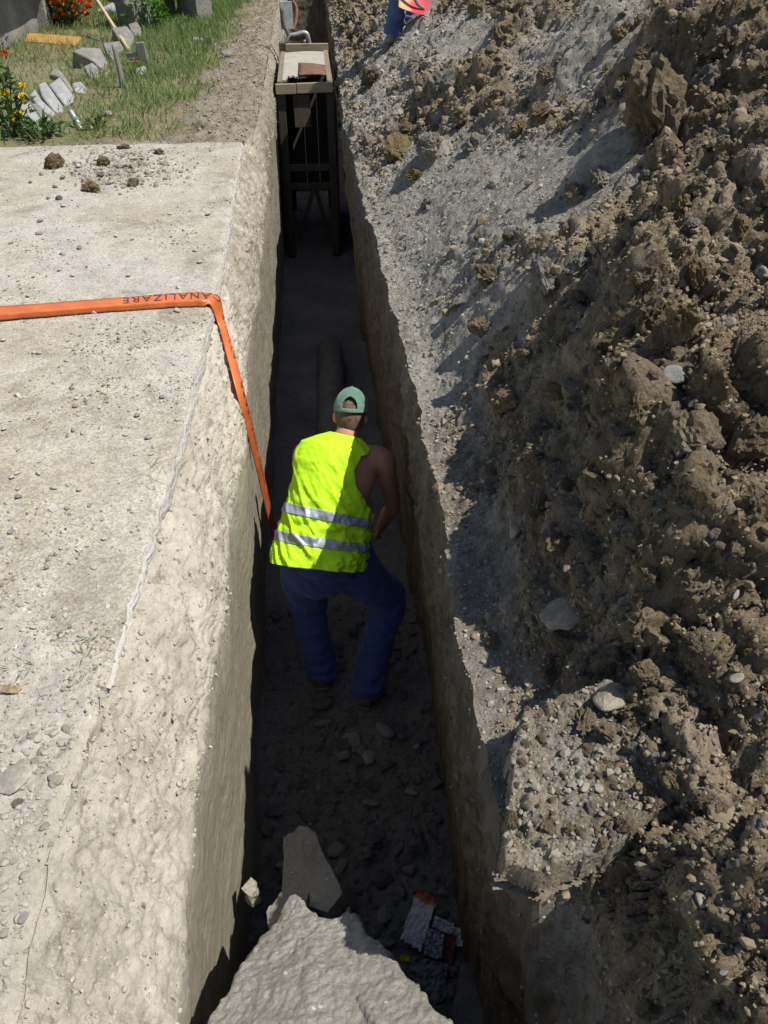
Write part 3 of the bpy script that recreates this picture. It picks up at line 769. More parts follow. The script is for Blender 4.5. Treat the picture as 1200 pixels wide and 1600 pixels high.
def put(name, me, mat, p, n, r, label, cat, group=None, sink=0.3, sq=(1, 1, 1), rot=None, seed=None):
    rd = random.Random(seed if seed is not None else int(p.x * 9973 + p.y * 7919 * 3))
    o = bpy.data.objects.new(name, shape(me, mat)); COL.objects.link(o)
    o.location = p + n * (r * sq[2] * (1 - 2 * sink) * 0.8)
    o.rotation_mode = 'QUATERNION'
    q = n.to_track_quat('Z', 'Y') @ Quaternion((0, 0, 1), rd.uniform(0, 6.28) if rot is None else rot)
    o.rotation_quaternion = q
    o.scale = (r * sq[0], r * sq[1], r * sq[2])
    return tag(o, label, cat, group)

# the clods and stones one can name on the heap: (px, py, width px, kind, squash, label)
NAMED = [
    (1030, 190, 105, 'clod', (.9, .8, 1.25), 'tall block of crumbly brown earth, the biggest on the spoil heap'),
    (690, 150, 66, 'grey', (1, .8, 1.0), 'dark grey wedge of clay standing up on the heap below the worker\'s boot'),
    (900, 310, 60, 'clod', (1.2, .8, .6), 'flat lump of earth at the foot of the tallest earth block'),
    (1062, 508, 62, 'ochre', (.8, .8, 1), 'angular ochre clod beside two white pebbles on the heap'),
    (1138, 507, 30, 'stone', (1, 1, 1), 'round white pebble next to the angular ochre clod'),
    (1104, 510, 18, 'stone', (1, .8, .8), 'small white pebble between the ochre clod and the round pebble'),
    (1055, 585, 40, 'greystone', (.7, 1, .5), 'flat grey stone chip set upright in ochre crumbs'),
    (885, 965, 92, 'caked', (1.1, 1.0, .55), 'large pale cobble with brown soil caked on its top'),
    (955, 1092, 58, 'caked', (.75, 1.2, .6), 'pale curved cobble lying on the crumbly earth ledge'),
    (915, 1135, 58, 'clod', (1, .8, .7), 'flat sided clod against the pale curved cobble'),
    (950, 1150, 44, 'clod', (1, .9, .9), 'blocky clod just below the pale curved cobble'),
    (805, 832, 24, 'stone', (.8, 1.1, .8), 'smooth white pebble alone on the dark lower face of the heap'),
    (793, 952, 30, 'stone', (1, .8, .4), 'flat pale chip on the trodden strip beside the trench'),
    (835, 790, 60, 'clod', (1.1, .8, .6), 'clod with a pale chip on it, low on the heap'),
    (870, 850, 62, 'clod', (1, .9, .8), 'crusty clod above the large soil caked cobble'),
    (1000, 985, 70, 'clod', (1, .9, .9), 'big crumbly clod right of the large soil caked cobble'),
    (1005, 1050, 44, 'clod', (1, 1, .9), 'rounded clod above the earth ledge beside the curved cobble'),
    (1085, 1010, 44, 'clod', (1, 1, .9), 'dark rounded clod below a white pebble pair'),
    (1150, 1060, 26, 'stone', (1, .8, .8), 'white pebble half buried in crumbly soil above the heap crack'),
    (912, 1232, 22, 'stone', (.5, 1.1, .5), 'slim white stone sliver on the earth ledge'),
    (935, 1232, 18, 'stone', (1, 1, .9), 'round white pebble beside the slim stone sliver'),
    (1005, 500, 56, 'clod', (.8, .8, 1.1), 'upright clod in the row above the shaded slope'),
    (850, 435, 70, 'grey', (1.2, .8, .8), 'cluster clod of grey earth at the edge of the smooth silt'),
    (905, 420, 54, 'grey', (1, .8, .8), 'grey lump behind the cluster clod on the silt edge'),
    (1080, 690, 96, 'clod', (1.1, .9, .8), 'broad grey brown lump bedded in the middle of the heap'),
    (1000, 640, 60, 'clod', (1, .8, .8), 'dark clod left of the broad grey brown lump'),
    (1165, 690, 70, 'clod', (.9, .9, 1), 'shadowed clod right of the broad grey brown lump'),
    (1170, 800, 60, 'clod', (.9, .9, 1), 'dark clod in the hollow at the side of the heap'),
    (1090, 905, 70, 'clod', (1.1, .8, .8), 'clod overhanging a dark hollow beside white pebbles'),
    (1150, 930, 24, 'stone', (1.3, .7, .6), 'pair-sized white pebble under the overhanging clod'),
    (720, 185, 34, 'clod', (1, .9, .8), 'brown clod right of the grey clay wedge'),
    (740, 230, 40, 'grey', (1, .9, .8), 'grey clod between the clay wedge and smooth silt'),
    (675, 235, 46, 'grey', (1, .8, .9), 'blocky lump above the ochre crumbs at the trench edge'),
    (650, 275, 34, 'ochre', (1.2, .9, .7), 'ochre crumb cluster near the trench edge'),
    (668, 320, 26, 'grey', (1.2, .8, .9), 'small block with a long shadow on smooth silt'),
    (770, 290, 22, 'greystone', (1, .8, .8), 'dark grey stone in a dimple of the silt'),
    (940, 285, 40, 'grey', (1, .8, 1), 'grey lump leaning on the tallest earth block'),
    (1130, 75, 60, 'clod', (1, .9, .9), 'lump on the skyline side of the shaded hollow'),
    (1100, 130, 46, 'grey', (1, .9, 1), 'pale lump above the tallest earth block'),
    (790, 60, 44, 'clod', (1, .9, .9), 'brown lump beside the pale silt patch below the shovel'),
    (1190, 430, 40, 'greystone', (1, .9, .9), 'grey stone sunk in ochre soil at the heap crest'),
    (985, 1000, 40, 'clod', (1, .9, .9), 'small clod at the foot of the big crumbly clod'),
]
M['caked'] = soil('soil_caked_stone', (.19, .155, .105), (.30, .265, .20), (.46, .44, .39), .12, .4, .4)
_km = {'caked': (STONES, 'caked', 'stone', 'stone'), 'clod': (CLODS, 'clod', 'earth_clod', 'clod'), 'grey': (CLODS, 'clod_grey', 'earth_clod', 'clod'), 'ochre': (CLODS, 'clod_ochre', 'earth_clod', 'clod'),
       'stone': (STONES, 'stone', 'stone', 'stone'), 'greystone': (STONES, 'stone_grey', 'stone', 'stone')}
VV0 = Vector((0, 0, 1))
taken = [(612, 62, 60)]
for i, (px, py, w, kind, sq, lab) in enumerate(NAMED):
    p, n = hit(T_HEAP, px, py)
    if p is None: continue
    shp, mt, nm, cat = _km[kind]; r = w / 2 * px_size(p) / max(sq[0], 0.8)
    me = shp[i % (4 if kind in ('clod', 'grey', 'ochre') else len(shp))]
    nn = (n + Vector((0, 0, 1.2))).normalized()
    put(nm, me, M[mt], p, nn, r, lab, cat, sink=0.33, sq=sq, seed=i)
    taken.append((px, py, w))
# loose ones are described by the landmark they lie nearest to
LAND = [(1030, 190, 'the tallest earth block'), (690, 150, 'the dark clay wedge'), (1062, 508, 'the angular ochre clod'), (885, 965, 'the soil caked cobble'), (955, 1092, 'the curved cobble'),
        (1080, 690, 'the broad grey brown lump'), (850, 435, 'the grey cluster clod'), (835, 790, 'the chip topped clod'), (1000, 985, 'the big crumbly clod'), (1120, 880, 'the overhanging clod'), (720, 60, "the worker's shovel"),
        (1130, 75, 'the shaded hollow'), (1050, 1250, 'the earth ledge'), (1100, 1450, 'the near foot of the heap'), (670, 320, 'the smooth silt slope'), (880, 620, 'the dark lower face'), (1150, 330, 'the heap crest'), (1010, 640, 'the clod row')]
LAND = [(hit(T_HEAP, a, b)[0], n) for a, b, n in LAND]
def near(p): return min(LAND, key=lambda q: (q[0] - p).length / (0.4 + q[0].y))[1]
def sized(s): return 'tiny' if s < 15 else ('small' if s < 24 else 'fist sized')
rd = random.Random(3); cnt = {'clod': 0, 'grey': 0, 'stone': 0}
tries = 0
while cnt['clod'] < 215 and tries < 4000:
    tries += 1
    px = rd.uniform(560, 1200); py = rd.uniform(0, 1600)
    p, n = hit(T_HEAP, px, py)
    if p is None or p.y < 0.25 or p.x < edge_r(np.array([p.y]))[0] + .03: continue
    k = float(dust_at(np.array([p.x]), np.array([p.y]))[0])
    if rd.random() < k * 0.95: continue
    s_px = 11 + 42 * rd.random() ** 2.4
    if any((px - a) ** 2 + (py - b) ** 2 < (0.5 * (w + s_px)) ** 2 for a, b, w in taken): continue
    taken.append((px, py, s_px * 1.15)); r = s_px / 2 * px_size(p)
    nn = (n + Vector((0, 0, 0.8))).normalized(); sq = (1, rd.uniform(.7, 1), rd.uniform(.6, .95))
    u = rd.random()
    if u < 0.80:
        put('earth_clod', rd.choice(CLODS[4:]), M['clod' if (oc := rd.random()) < .8 else 'clod_ochre'], p, nn, r, '%s loose %s clod on the heap near %s' % (sized(s_px), 'brown' if oc < .8 else 'ochre', near(p)), 'clod', 'small loose clods on the spoil heap', sq=sq, seed=tries); cnt['clod'] += 1
    elif u < 0.95:
        put('earth_clod', rd.choice(CLODS[4:]), M['clod_grey'], p, nn, r, '%s loose grey clod on the heap near %s' % (sized(s_px), near(p)), 'clod', 'small grey clods on the spoil heap', sq=sq, seed=tries)
    else:
        put('stone', rd.choice(STONES), M['stone' if (pc := rd.random()) < .5 else 'stone_grey'], p, nn, r * 0.7, '%s smooth pebble among clods near %s' % ('pale' if pc < .5 else 'dull grey', near(p)), 'stone', 'pebbles on the spoil heap', sq=sq, seed=tries)

k = 0
while k < 46:
    px = rd.uniform(800, 990); py = rd.uniform(1095, 1320); p, n = hit(T_HEAP, px, py)
    if p is None or p.z < .14: continue
    s_px = 10 + 26 * rd.random() ** 2
    if any((px - a) ** 2 + (py - b) ** 2 < (0.45 * (w + s_px)) ** 2 for a, b, w in taken): k += .2; continue
    taken.append((px, py, s_px)); put('earth_clod', rd.choice(CLODS), M['clod_grey' if rd.random() < .5 else 'clod'], p, VV0, s_px / 2 * px_size(p), 'dry clod lying loose on the overhanging earth ledge', 'clod', 'clods on the earth ledge', sq=(1, rd.uniform(.7, 1), rd.uniform(.7, 1)), seed=900 + len(taken)); k += 1

# crumbs: too many and too small to count
_ico = bmesh.new(); bmesh.ops.create_icosphere(_ico, subdivisions=1, radius=1.0); _ico.verts.ensure_lookup_table()
ICO0 = None
ICO_V = np.array([v.co[:] for v in _ico.verts]); ICO_F = np.array([[v.index for v in f.verts] for f in _ico.faces]); _ico.free()
_t = (1 + 5 ** .5) / 2
I0V = np.array([(-1, _t, 0), (1, _t, 0), (-1, -_t, 0), (1, -_t, 0), (0, -1, _t), (0, 1, _t), (0, -1, -_t), (0, 1, -_t), (_t, 0, -1), (_t, 0, 1), (-_t, 0, -1), (-_t, 0, 1)]) / math.sqrt(1 + _t * _t)
I0F = np.array([(0, 11, 5), (0, 5, 1), (0, 1, 7), (0, 7, 10), (0, 10, 11), (1, 5, 9), (5, 11, 4), (11, 10, 2), (10, 7, 6), (7, 1, 8), (3, 9, 4), (3, 4, 2), (3, 2, 6), (3, 6, 8), (3, 8, 9), (4, 9, 5), (2, 4, 11), (6, 2, 10), (8, 6, 7), (9, 8, 1)])
def crumbs(name, P, rad, mat, label, cat, flat=(0.5, 1.0), seed=1):
    ICO_V, ICO_F = I0V, I0F
    """P (n,3) resting points, rad (n,)"""
    g = np.random.default_rng(seed); n = len(P)
    j = 1 + 0.24 * g.standard_normal((n, len(ICO_V), 1))
    v = ICO_V[None] * j * np.stack([g.uniform(.7, 1.2, n), g.uniform(.7, 1.2, n), g.uniform(*flat, n)], -1)[:, None]
    a = g.uniform(0, 2 * math.pi, n); b = g.uniform(-.6, .6, n)
    ca, sa, cb, sb = np.cos(a), np.sin(a), np.cos(b), np.sin(b)
    x, y, z = v[..., 0], v[..., 1], v[..., 2]
    y, z = y * cb[:, None] - z * sb[:, None], y * sb[:, None] + z * cb[:, None]
    x, y = x * ca[:, None] - y * sa[:, None], x * sa[:, None] + y * ca[:, None]
    v = np.stack([x, y, z], -1) * rad[:, None, None] + (P + np.array([0, 0, 1]) * rad[:, None] * 0.3)[:, None]
    F = ICO_F[None] + (np.arange(n) * len(ICO_V))[:, None, None]
    o = link(name, np_mesh(name, v.reshape(-1, 3), F.reshape(-1, 3), False), mat)
    return tag(o, label, cat, kind='stuff')
def pick(P, weight, n, seed=1):
    g = np.random.default_rng(seed); w = weight.ravel().astype(float); w = w / w.sum()
    i = g.choice(len(w), n, p=w); Q = P.reshape(-1, 3)[i]
    return Q + g.normal(0, 1, Q.shape) * np.array([0.004, 0.004, 0.0])
def view_weight(P):
    """more samples where the photo shows the surface larger, none outside the frame"""
    px, py = project(P.reshape(-1, 3)); ok = (px > -60) & (px < 1260) & (py > -60) & (py < 1680)
    d = np.linalg.norm(P.reshape(-1, 3) - _C, axis=1)
    return (ok / d ** 0.3).reshape(P.shape[:2])
g_ = np.random.default_rng(5)
# heap crumbs (grid spacing already follows distance)
Q = pick(HP, view_weight(HP) * (1.05 - HK) ** 1.2, 34000, 11); dist = np.linalg.norm(Q - _C, axis=1)
crumbs('earth_crumbs', Q, (0.0016 + 0.0010 * dist) * (0.45 + g_.exponential(0.6, len(Q))), M['crumb'], 'fine brown crumbs of dug earth strewn over the spoil heap', 'crumbs', seed=12)
Q = pick(HP, view_weight(HP) * (HK > 0.4), 9000, 13); dist = np.linalg.norm(Q - _C, axis=1)
crumbs('silt_crumbs', Q, (0.0012 + 0.0007 * dist) * (0.4 + g_.exponential(0.5, len(Q))), M['crumb_grey'], 'small grey crumbs scattered on the trodden silt beside the trench', 'crumbs', seed=14)
def grid_co(ob, ny_hint=None):
    a = np.empty(len(ob.data.vertices) * 3, np.float32); ob.data.vertices.foreach_get('co', a); return a.reshape(1, -1, 3).astype(float)
PW = grid_co(_by['trench_wall_right']); Q = pick(PW, view_weight(PW) * (PW[..., 2] > -.9) * (PW[..., 2] < .1), 3500, 31)
crumbs('wall_crumbs', Q, 0.0028 * (0.4 + g_.exponential(0.7, len(Q))), M['crumb'], 'small stones and crumbs sticking out of the shaded trench wall', 'crumbs', (.6, 1), 32)
PL = grid_co(_by['earth_ledge']); Q = pick(PL, view_weight(PL) * (PL[..., 2] > .12), 1500, 33)
crumbs('ledge_crumbs', Q, 0.0024 * (0.4 + g_.exponential(0.7, len(Q))), M['crumb_dust'], 'grey crumbs covering the overhanging earth ledge', 'crumbs', (.6, 1), 34)
# pavement grit
PP = grid_co(_by['concrete_pavement']); cl = np.clip(fbm(PP[..., 0] * 1.6, PP[..., 1] * 1.6, 4, 151) + 0.12, 0, 1) ** 1.3 + 0.03
cl = cl + 0.8 * np.exp(-(((PP[..., 0] + 1.35) / .3) ** 2 + ((PP[..., 1] - 6.2) / .4) ** 2))
Q = pick(PP, view_weight(PP) * cl * (PP[..., 2] > -0.1), 6000, 15)
crumbs('pavement_grit', Q, 0.0024 * (0.5 + g_.exponential(0.8, len(Q))), M['crumb_stone'], 'pale grit and small stone chips strewn over the concrete pavement', 'grit', (0.35, 0.8), 16)
Q = pick(PP, view_weight(PP) * cl ** 2, 3000, 17)
crumbs('pavement_dirt', Q, 0.0026 * (0.5 + g_.exponential(0.7, len(Q))), M['crumb'], 'brown dirt crumbs strewn over the concrete pavement', 'crumbs', (0.35, 0.8), 18)
PN = grid_co(_by['gravelly_path']); Q = pick(PN, view_weight(PN), 5000, 19)
crumbs('path_gravel', Q, 0.0022 * (0.5 + g_.exponential(0.7, len(Q))), M['crumb_path'], 'small gravel bedded in the soil in front of the pavement', 'gravel', (0.4, 0.9), 20)
PB = grid_co(_by['trench_wall_left']); wb = (PB[..., 2] > -0.45) * (0.2 + np.clip(fbm(PB[..., 1] * 2, PB[..., 0] * 6, 3, 152) + .2, 0, 1))
Q = pick(PB, view_weight(PB) * wb, 7000, 21)
crumbs('bank_crumbs', Q, 0.0020 * (0.5 + g_.exponential(0.9, len(Q))), M['cream_crumb'], 'pale crumbs clinging to the sunlit trench bank', 'crumbs', (0.6, 1), 22)
PF = grid_co(_by['trench_floor']); Q = pick(PF, view_weight(PF) * (PF[..., 1] < 3.4) * (PF[..., 1] > .8) * (PF[..., 0] > -.44) * (PF[..., 0] < .46), 2200, 23)
crumbs('floor_rubble_bits', Q, 0.007 * (0.5 + g_.exponential(0.7, len(Q))), M['floor'], 'small rubble bits covering the shaded trench floor', 'rubble', (0.5, 1), 24)
PG = grid_co(_by['garden_ground']); Q = pick(PG, view_weight(PG) * (0.03 + garden_loose(PG[..., 0], PG[..., 1])), 5000, 25)
crumbs('garden_crumbs', Q, 0.0055 * (0.5 + g_.exponential(0.7, len(Q))), M['crumb_dust'], 'loose grey earth crumbs along the trench side of the garden', 'crumbs', (0.5, 1), 26)

DP = [np.array(hit(T_LEFT, 190 + dx, 262 + dy)[0]) for dx, dy in g_.normal(0, 1, (900, 2)) * np.array([52, 17]) if 228 < 262 + dy < 330]
DP = np.array(DP); crumbs('dirt_pile', DP, 0.0065 * (0.4 + g_.exponential(0.8, len(DP))), M['crumb_dust'], 'swept pile of dusty dirt at the far end of the pavement', 'dirt', (.5, .9), 36)
# stones on the trench floor
rd = random.Random(8); k = 0
while k < 70:
    px = rd.uniform(385, 760); py = rd.uniform(1085, 1560)
    p, n = hit(T_PIT, px, py)
    if p is None or p.z > -1.5 or p.x > .44 or p.x < -.4: continue
    w = 12 + 34 * rd.random() ** 2
    put('stone', rd.choice(STONES + CHIPS), M['stone_grey' if rd.random() < .6 else 'floor'], p, Vector((0, 0, 1)), w / 2 * px_size(p), '%s stone on the shaded trench floor %s' % (sized(w), 'by the litter' if px > 590 and py > 1380 else ('behind the concrete chunk' if py > 1230 and px < 590 else ('under the right hand wall' if px > 590 else ('just behind the worker in the trench' if py < 1160 else 'midway from worker to concrete chunk')))), 'stone', 'stones on the trench floor', sq=(1, rd.uniform(.7, 1), rd.uniform(.6, 1)), seed=k); k += 1
# stones on the pavement
SPOTS = [(85, 262, 36, 'ochre', (1.1, .8, .9), 'ochre clod alone on the far end of the pavement'), (190, 262, 28, 'stone', (1.2, .8, .7), 'rounded pale stone in the dirt pile on the pavement'),
         (222, 257, 15, 'stone', (1, .9, .8), 'small pale stone beside the rounded one in the dirt pile'), (195, 232, 24, 'grey', (1.3, .8, .6), 'dark clod at the back of the pavement dirt pile'),
         (162, 258, 22, 'ochre', (1, .9, .8), 'brown clod left of the rounded pale stone'), (145, 298, 42, 'ochre', (1.2, .8, .6), 'flat ochre clod at the front of the pavement dirt pile'),
         (172, 287, 18, 'stone', (1, .9, .7), 'pale stone behind the flat ochre clod'), (158, 275, 24, 'grey', (1.2, .7, .5), 'grey clod in the middle of the pavement dirt pile'),
         (92, 312, 12, 'grey', (1, .9, .8), 'small dark clod in front of the lone ochre clod'), (124, 388, 16, 'stone', (1.2, .8, .6), 'white chip before the dirt pile on the pavement'), (98, 398, 13, 'stone', (1.2, .8, .7), 'white pebble beside the white chip on the pavement'),
         (250, 240, 26, 'grey', (1.3, .8, .6), 'grey clod in the litter at the pavement end'), (210, 290, 20, 'clod', (1, 1, .8), 'brown crumb lump right of the flat ochre clod'),
         (62, 366, 14, 'stone', (1, .8, .6), 'pale chip left of the pavement grit'), (205, 545, 12, 'stone', (1, .8, .5), 'pale chip in front of the warning tape'), (105, 795, 14, 'stone', (1, .8, .5), 'pale chip in the gravelly patch of pavement'),
         (75, 875, 12, 'stone', (1, .8, .6), 'white chip lying on bare dusty pavement'), (140, 790, 12, 'greystone', (1, .8, .5), 'grey chip in the gravelly patch of pavement'),
         (20, 1215, 75, 'stone', (1, 1.0, .3), 'flat pale stone bedded in the gravelly path'), (88, 1220, 36, 'stone', (1.2, .8, .6), 'rounded stone beside the flat pale stone'), (62, 1195, 22, 'stone', (1.2, .6, .5), 'white stone chip above the rounded stone'),
         (30, 1255, 22, 'grey', (1, .8, .6), 'grey clod under the flat pale stone'), (50, 1150, 20, 'greystone', (1, .8, .6), 'grey pebble above the flat pale stone'), (6, 1460, 22, 'stone', (1, 1, .7), 'smooth pebble in the near soil'), (35, 1435, 24, 'greystone', (1, 1, .6), 'dull pebble beside the smooth pebble in the near soil')]
for i, (px, py, w, kind, sq, lab) in enumerate(SPOTS):
    p, n = hit(T_LEFT, px, py); shp, mt, nm, cat = _km[kind]
    put(nm, shp[i % 4], M[mt], p, Vector((0, 0, 1)), w / 2 * px_size(p) / sq[0], lab, cat, sink=0.28, sq=sq, seed=100 + i)
rd = random.Random(18); k = 0
while k < 60:
    px = rd.uniform(0, 330); py = rd.uniform(235, 1000); p, n = hit(T_LEFT, px, py)
    if p is None or p.x > edge_l(np.array([p.y]))[0] - .05: continue
    put('stone', rd.choice(CHIPS), M['crumb_stone' if rd.random() < .8 else 'stone_grey'], p, Vector((0, 0, 1)), rd.uniform(4, 7.5) * px_size(p), 'tiny stone chip on the pavement %s' % ('between dirt pile and tape' if py < 460 else ('just past the warning tape' if py < 650 else 'at its gravelly worn end')), 'stone', 'stone chips on the pavement', sink=.2, seed=k); k += 1
k = 0
while k < 45:
    px = rd.uniform(0, 150); py = rd.uniform(1080, 1600); p, n = hit(T_LEFT, px, py)
    if p is None or p.x > edge_l(np.array([p.y]))[0] - .03: continue
    put('stone', rd.choice(STONES), M['crumb_path' if rd.random() < .7 else 'stone'], p, Vector((0, 0, 1)), rd.uniform(5, 10) * px_size(p), 'rounded pebble bedded in the gravelly path', 'stone', 'pebbles in the gravelly path', sink=.42, seed=k); k += 1

# broken concrete below the earth ramp
def chunk(name, pix, zs, thick, mat, label, seed, amp=1.0):
    """a broken slab piece: outline read off its top face, real thickness below"""
    top = [at_z(px, py, z) for (px, py), z in zip(pix, zs)]
    c = sum(top, Vector()) / len(top)
    bm = bmesh.new(); tv = [bm.verts.new(v - c) for v in top]; rr_ = random.Random(seed)
    bv = [bm.verts.new((v - c) * rr_.uniform(.8, 1.0) - Vector((0, 0, thick))) for v in top]
    bm.faces.new(tv); bm.faces.new(bv[::-1]); n = len(tv)
    for i in range(n): bm.faces.new([tv[i], bv[i], bv[(i + 1) % n], tv[(i + 1) % n]])
    bmesh.ops.recalc_face_normals(bm, faces=bm.faces)
    bmesh.ops.triangulate(bm, faces=bm.faces); bmesh.ops.subdivide_edges(bm, edges=bm.edges, cuts=6, use_grid_fill=True)
    bmesh.ops.triangulate(bm, faces=bm.faces)
    co = np.array([v.co[:] for v in bm.verts])
    nz = 0.022 * fbm(co[:, 0] * 12 + co[:, 2] * 9, co[:, 1] * 12 - co[:, 2] * 8, 4, seed) + 0.006 * fbm(co[:, 0] * 50, co[:, 1] * 50 + co[:, 2] * 40, 2, seed + 1)
    bm.normal_update()
    side = np.array([1 - abs(v.normal.z) for v in bm.verts])
    for v, e, s_ in zip(bm.verts, nz, side): v.co += v.normal * float(e) * (0.35 + 1.2 * s_) * amp
    o = bm_obj(name, bm, mat, None, False, c)
    return tag(o, label, 'rubble')
chunk('concrete_chunk', [(440, 1400), (445, 1310), (468, 1290), (492, 1302), (536, 1395), (512, 1425), (470, 1412)], [-1.16, -1.25, -1.28, -1.26, -1.14, -1.10, -1.12], 0.45, M['mound'], 'smooth flat topped concrete chunk in shade behind the grey earth ramp', 5)
chunk('concrete_chunk', [(415, 1425), (440, 1400), (480, 1398), (475, 1440), (425, 1465)], [-1.05, -1.08, -1.06, -1.0, -1.02], 0.5, M['mound'], 'broken concrete piece wedged under the tip of the grey earth ramp', 6)
chunk('concrete_chunk', [(377, 1388), (392, 1374), (400, 1390), (390, 1402)], [-1.2, -1.22, -1.22, -1.2], 0.10, M['mound'], 'small pale shard catching sun against the trench bank', 7)
chunk('concrete_chunk', [(720, 1510), (770, 1495), (810, 1560), (800, 1620), (700, 1620)], [-1.62, -1.66, -1.62, -1.55, -1.55], 0.28, M['floor'], 'large dusty lump of rubble on the floor beside the litter', 8)
# ------------------------------------------------------------------ people
def cloth(name, col, rough=0.85, vary=0.12, sheen=0.2):
    m, nt, b = new_mat(name); co = coords(nt)
    n = noise(nt, co, 9, 6, 0.6)
    c = ramp(nt, n, [(0.3, [k * (1 - vary * 1.8) for k in col]), (0.55, col), (0.75, [min(1, k * (1 + vary)) for k in col])])
    nt.links.new(c, b.inputs['Base Color']); b.inputs['Roughness'].default_value = rough; b.inputs['Sheen Weight'].default_value = sheen
    bumps(nt, b, [(noise(nt, co, 14, 5, 0.55, 1.2), 0.35, 0.02), (noise(nt, co, 400, 2, 0.5), 0.15, 0.001)])
    return m
M['skin'] = plain('skin', (0.52, 0.27, 0.175), 0.5, spec=0.4, vary=0.1, bump=0.08, s=14)
M['hair'] = plain('greying_hair', (0.16, 0.11, 0.08), 0.6, vary=0.4, bump=0.6, s=60)
M['hivis'] = cloth('hi_vis_fabric', (0.50, 0.88, 0.02), 0.66, 0.06, 0.0)
M['reflective'] = plain('reflective_tape', (0.33, 0.38, 0.47), 0.45, 0.2, 0.5, vary=0.15, bump=0.25, s=10)
M['trouser'] = cloth('blue_work_cotton', (0.042, 0.072, 0.26), 0.9)
M['trouser2'] = cloth('faded_blue_cotton', (0.10, 0.14, 0.32), 0.9)
M['cap'] = cloth('green_cap_cotton', (0.13, 0.235, 0.185), 0.85)
M['cap_dark'] = cloth('dark_green_cotton', (0.03, 0.075, 0.06), 0.85)
M['boot'] = plain('dusty_boot', (0.17, 0.15, 0.12), 0.85, vary=0.25, bump=0.3, s=15)
M['boot_pale'] = plain('silt_covered_boot', (0.30, 0.28, 0.24), 0.9, vary=0.2, bump=0.4, s=15)
M['white_plastic'] = plain('white_plastic', (0.75, 0.75, 0.73), 0.45, vary=0.04)
M['shirt'] = cloth('grey_shirt', (0.20, 0.21, 0.23))
VV = Vector
def ellipsoid(c, ax, ay, az, n=16, m=12):
    """ax, ay, az: half-axis vectors"""
    c = np.array(c); ax, ay, az = map(np.array, (ax, ay, az)); V = [c + az]; F = []
    for i in range(1, m):
        ph = math.pi * i / m
        for k in range(n):
            th = 2 * math.pi * k / n
            V.append(c + az * math.cos(ph) + (ax * math.cos(th) + ay * math.sin(th)) * math.sin(ph))
    V.append(c - az)
    for k in range(n): F.append([0, 1 + k, 1 + (k + 1) % n]); F.append([len(V) - 1, 1 + (m - 2) * n + (k + 1) % n, 1 + (m - 2) * n + k])
    for i in range(m - 2):
        for k in range(n): F.append([1 + i * n + k, 1 + (i + 1) * n + k, 1 + (i + 1) * n + (k + 1) % n, 1 + i * n + (k + 1) % n])
    return V, F
def hand(w, d, pn, side, curl=0.6):
    """wrist w, direction d, palm normal pn, side = vector towards the thumb"""
    d = d.normalized(); side = (side - d * side.dot(d)).normalized(); pn = (pn - d * pn.dot(d)).normalized()
    parts = [tube([w - d * .02, w + d * .02, w + d * .06, w + d * .088], [(.028, .02), (.034, .017), (.04, .016), (.036, .013)], 12, tuple(pn))]
    L = (.072, .080, .075, .060)
    for i in range(4):
        b0 = w + d * .082 + side * (.030 - .020 * i); p = b0 - d * .012; pts = [p]; a = 0
        for k, fr in enumerate((.45, .32, .23)):
            a += curl * (0.6, 1.0, .8)[k]; q = pts[-1] + (d * math.cos(a) + pn * math.sin(a)) * L[i] * fr * (1.15 if k == 0 else 1); pts.append(q)
        parts.append(tube(pts, [.0095, .009, .0082, .006], 8, tuple(side), 3))
    t0 = w + d * .025 + side * .028
    parts.append(tube([t0, t0 + side * .028 + d * .025 + pn * .012, t0 + side * .032 + d * .052 + pn * .028, t0 + side * .024 + d * .074 + pn * .04], [.013, .012, .0105, .007], 8, tuple(d), 3))
    return parts
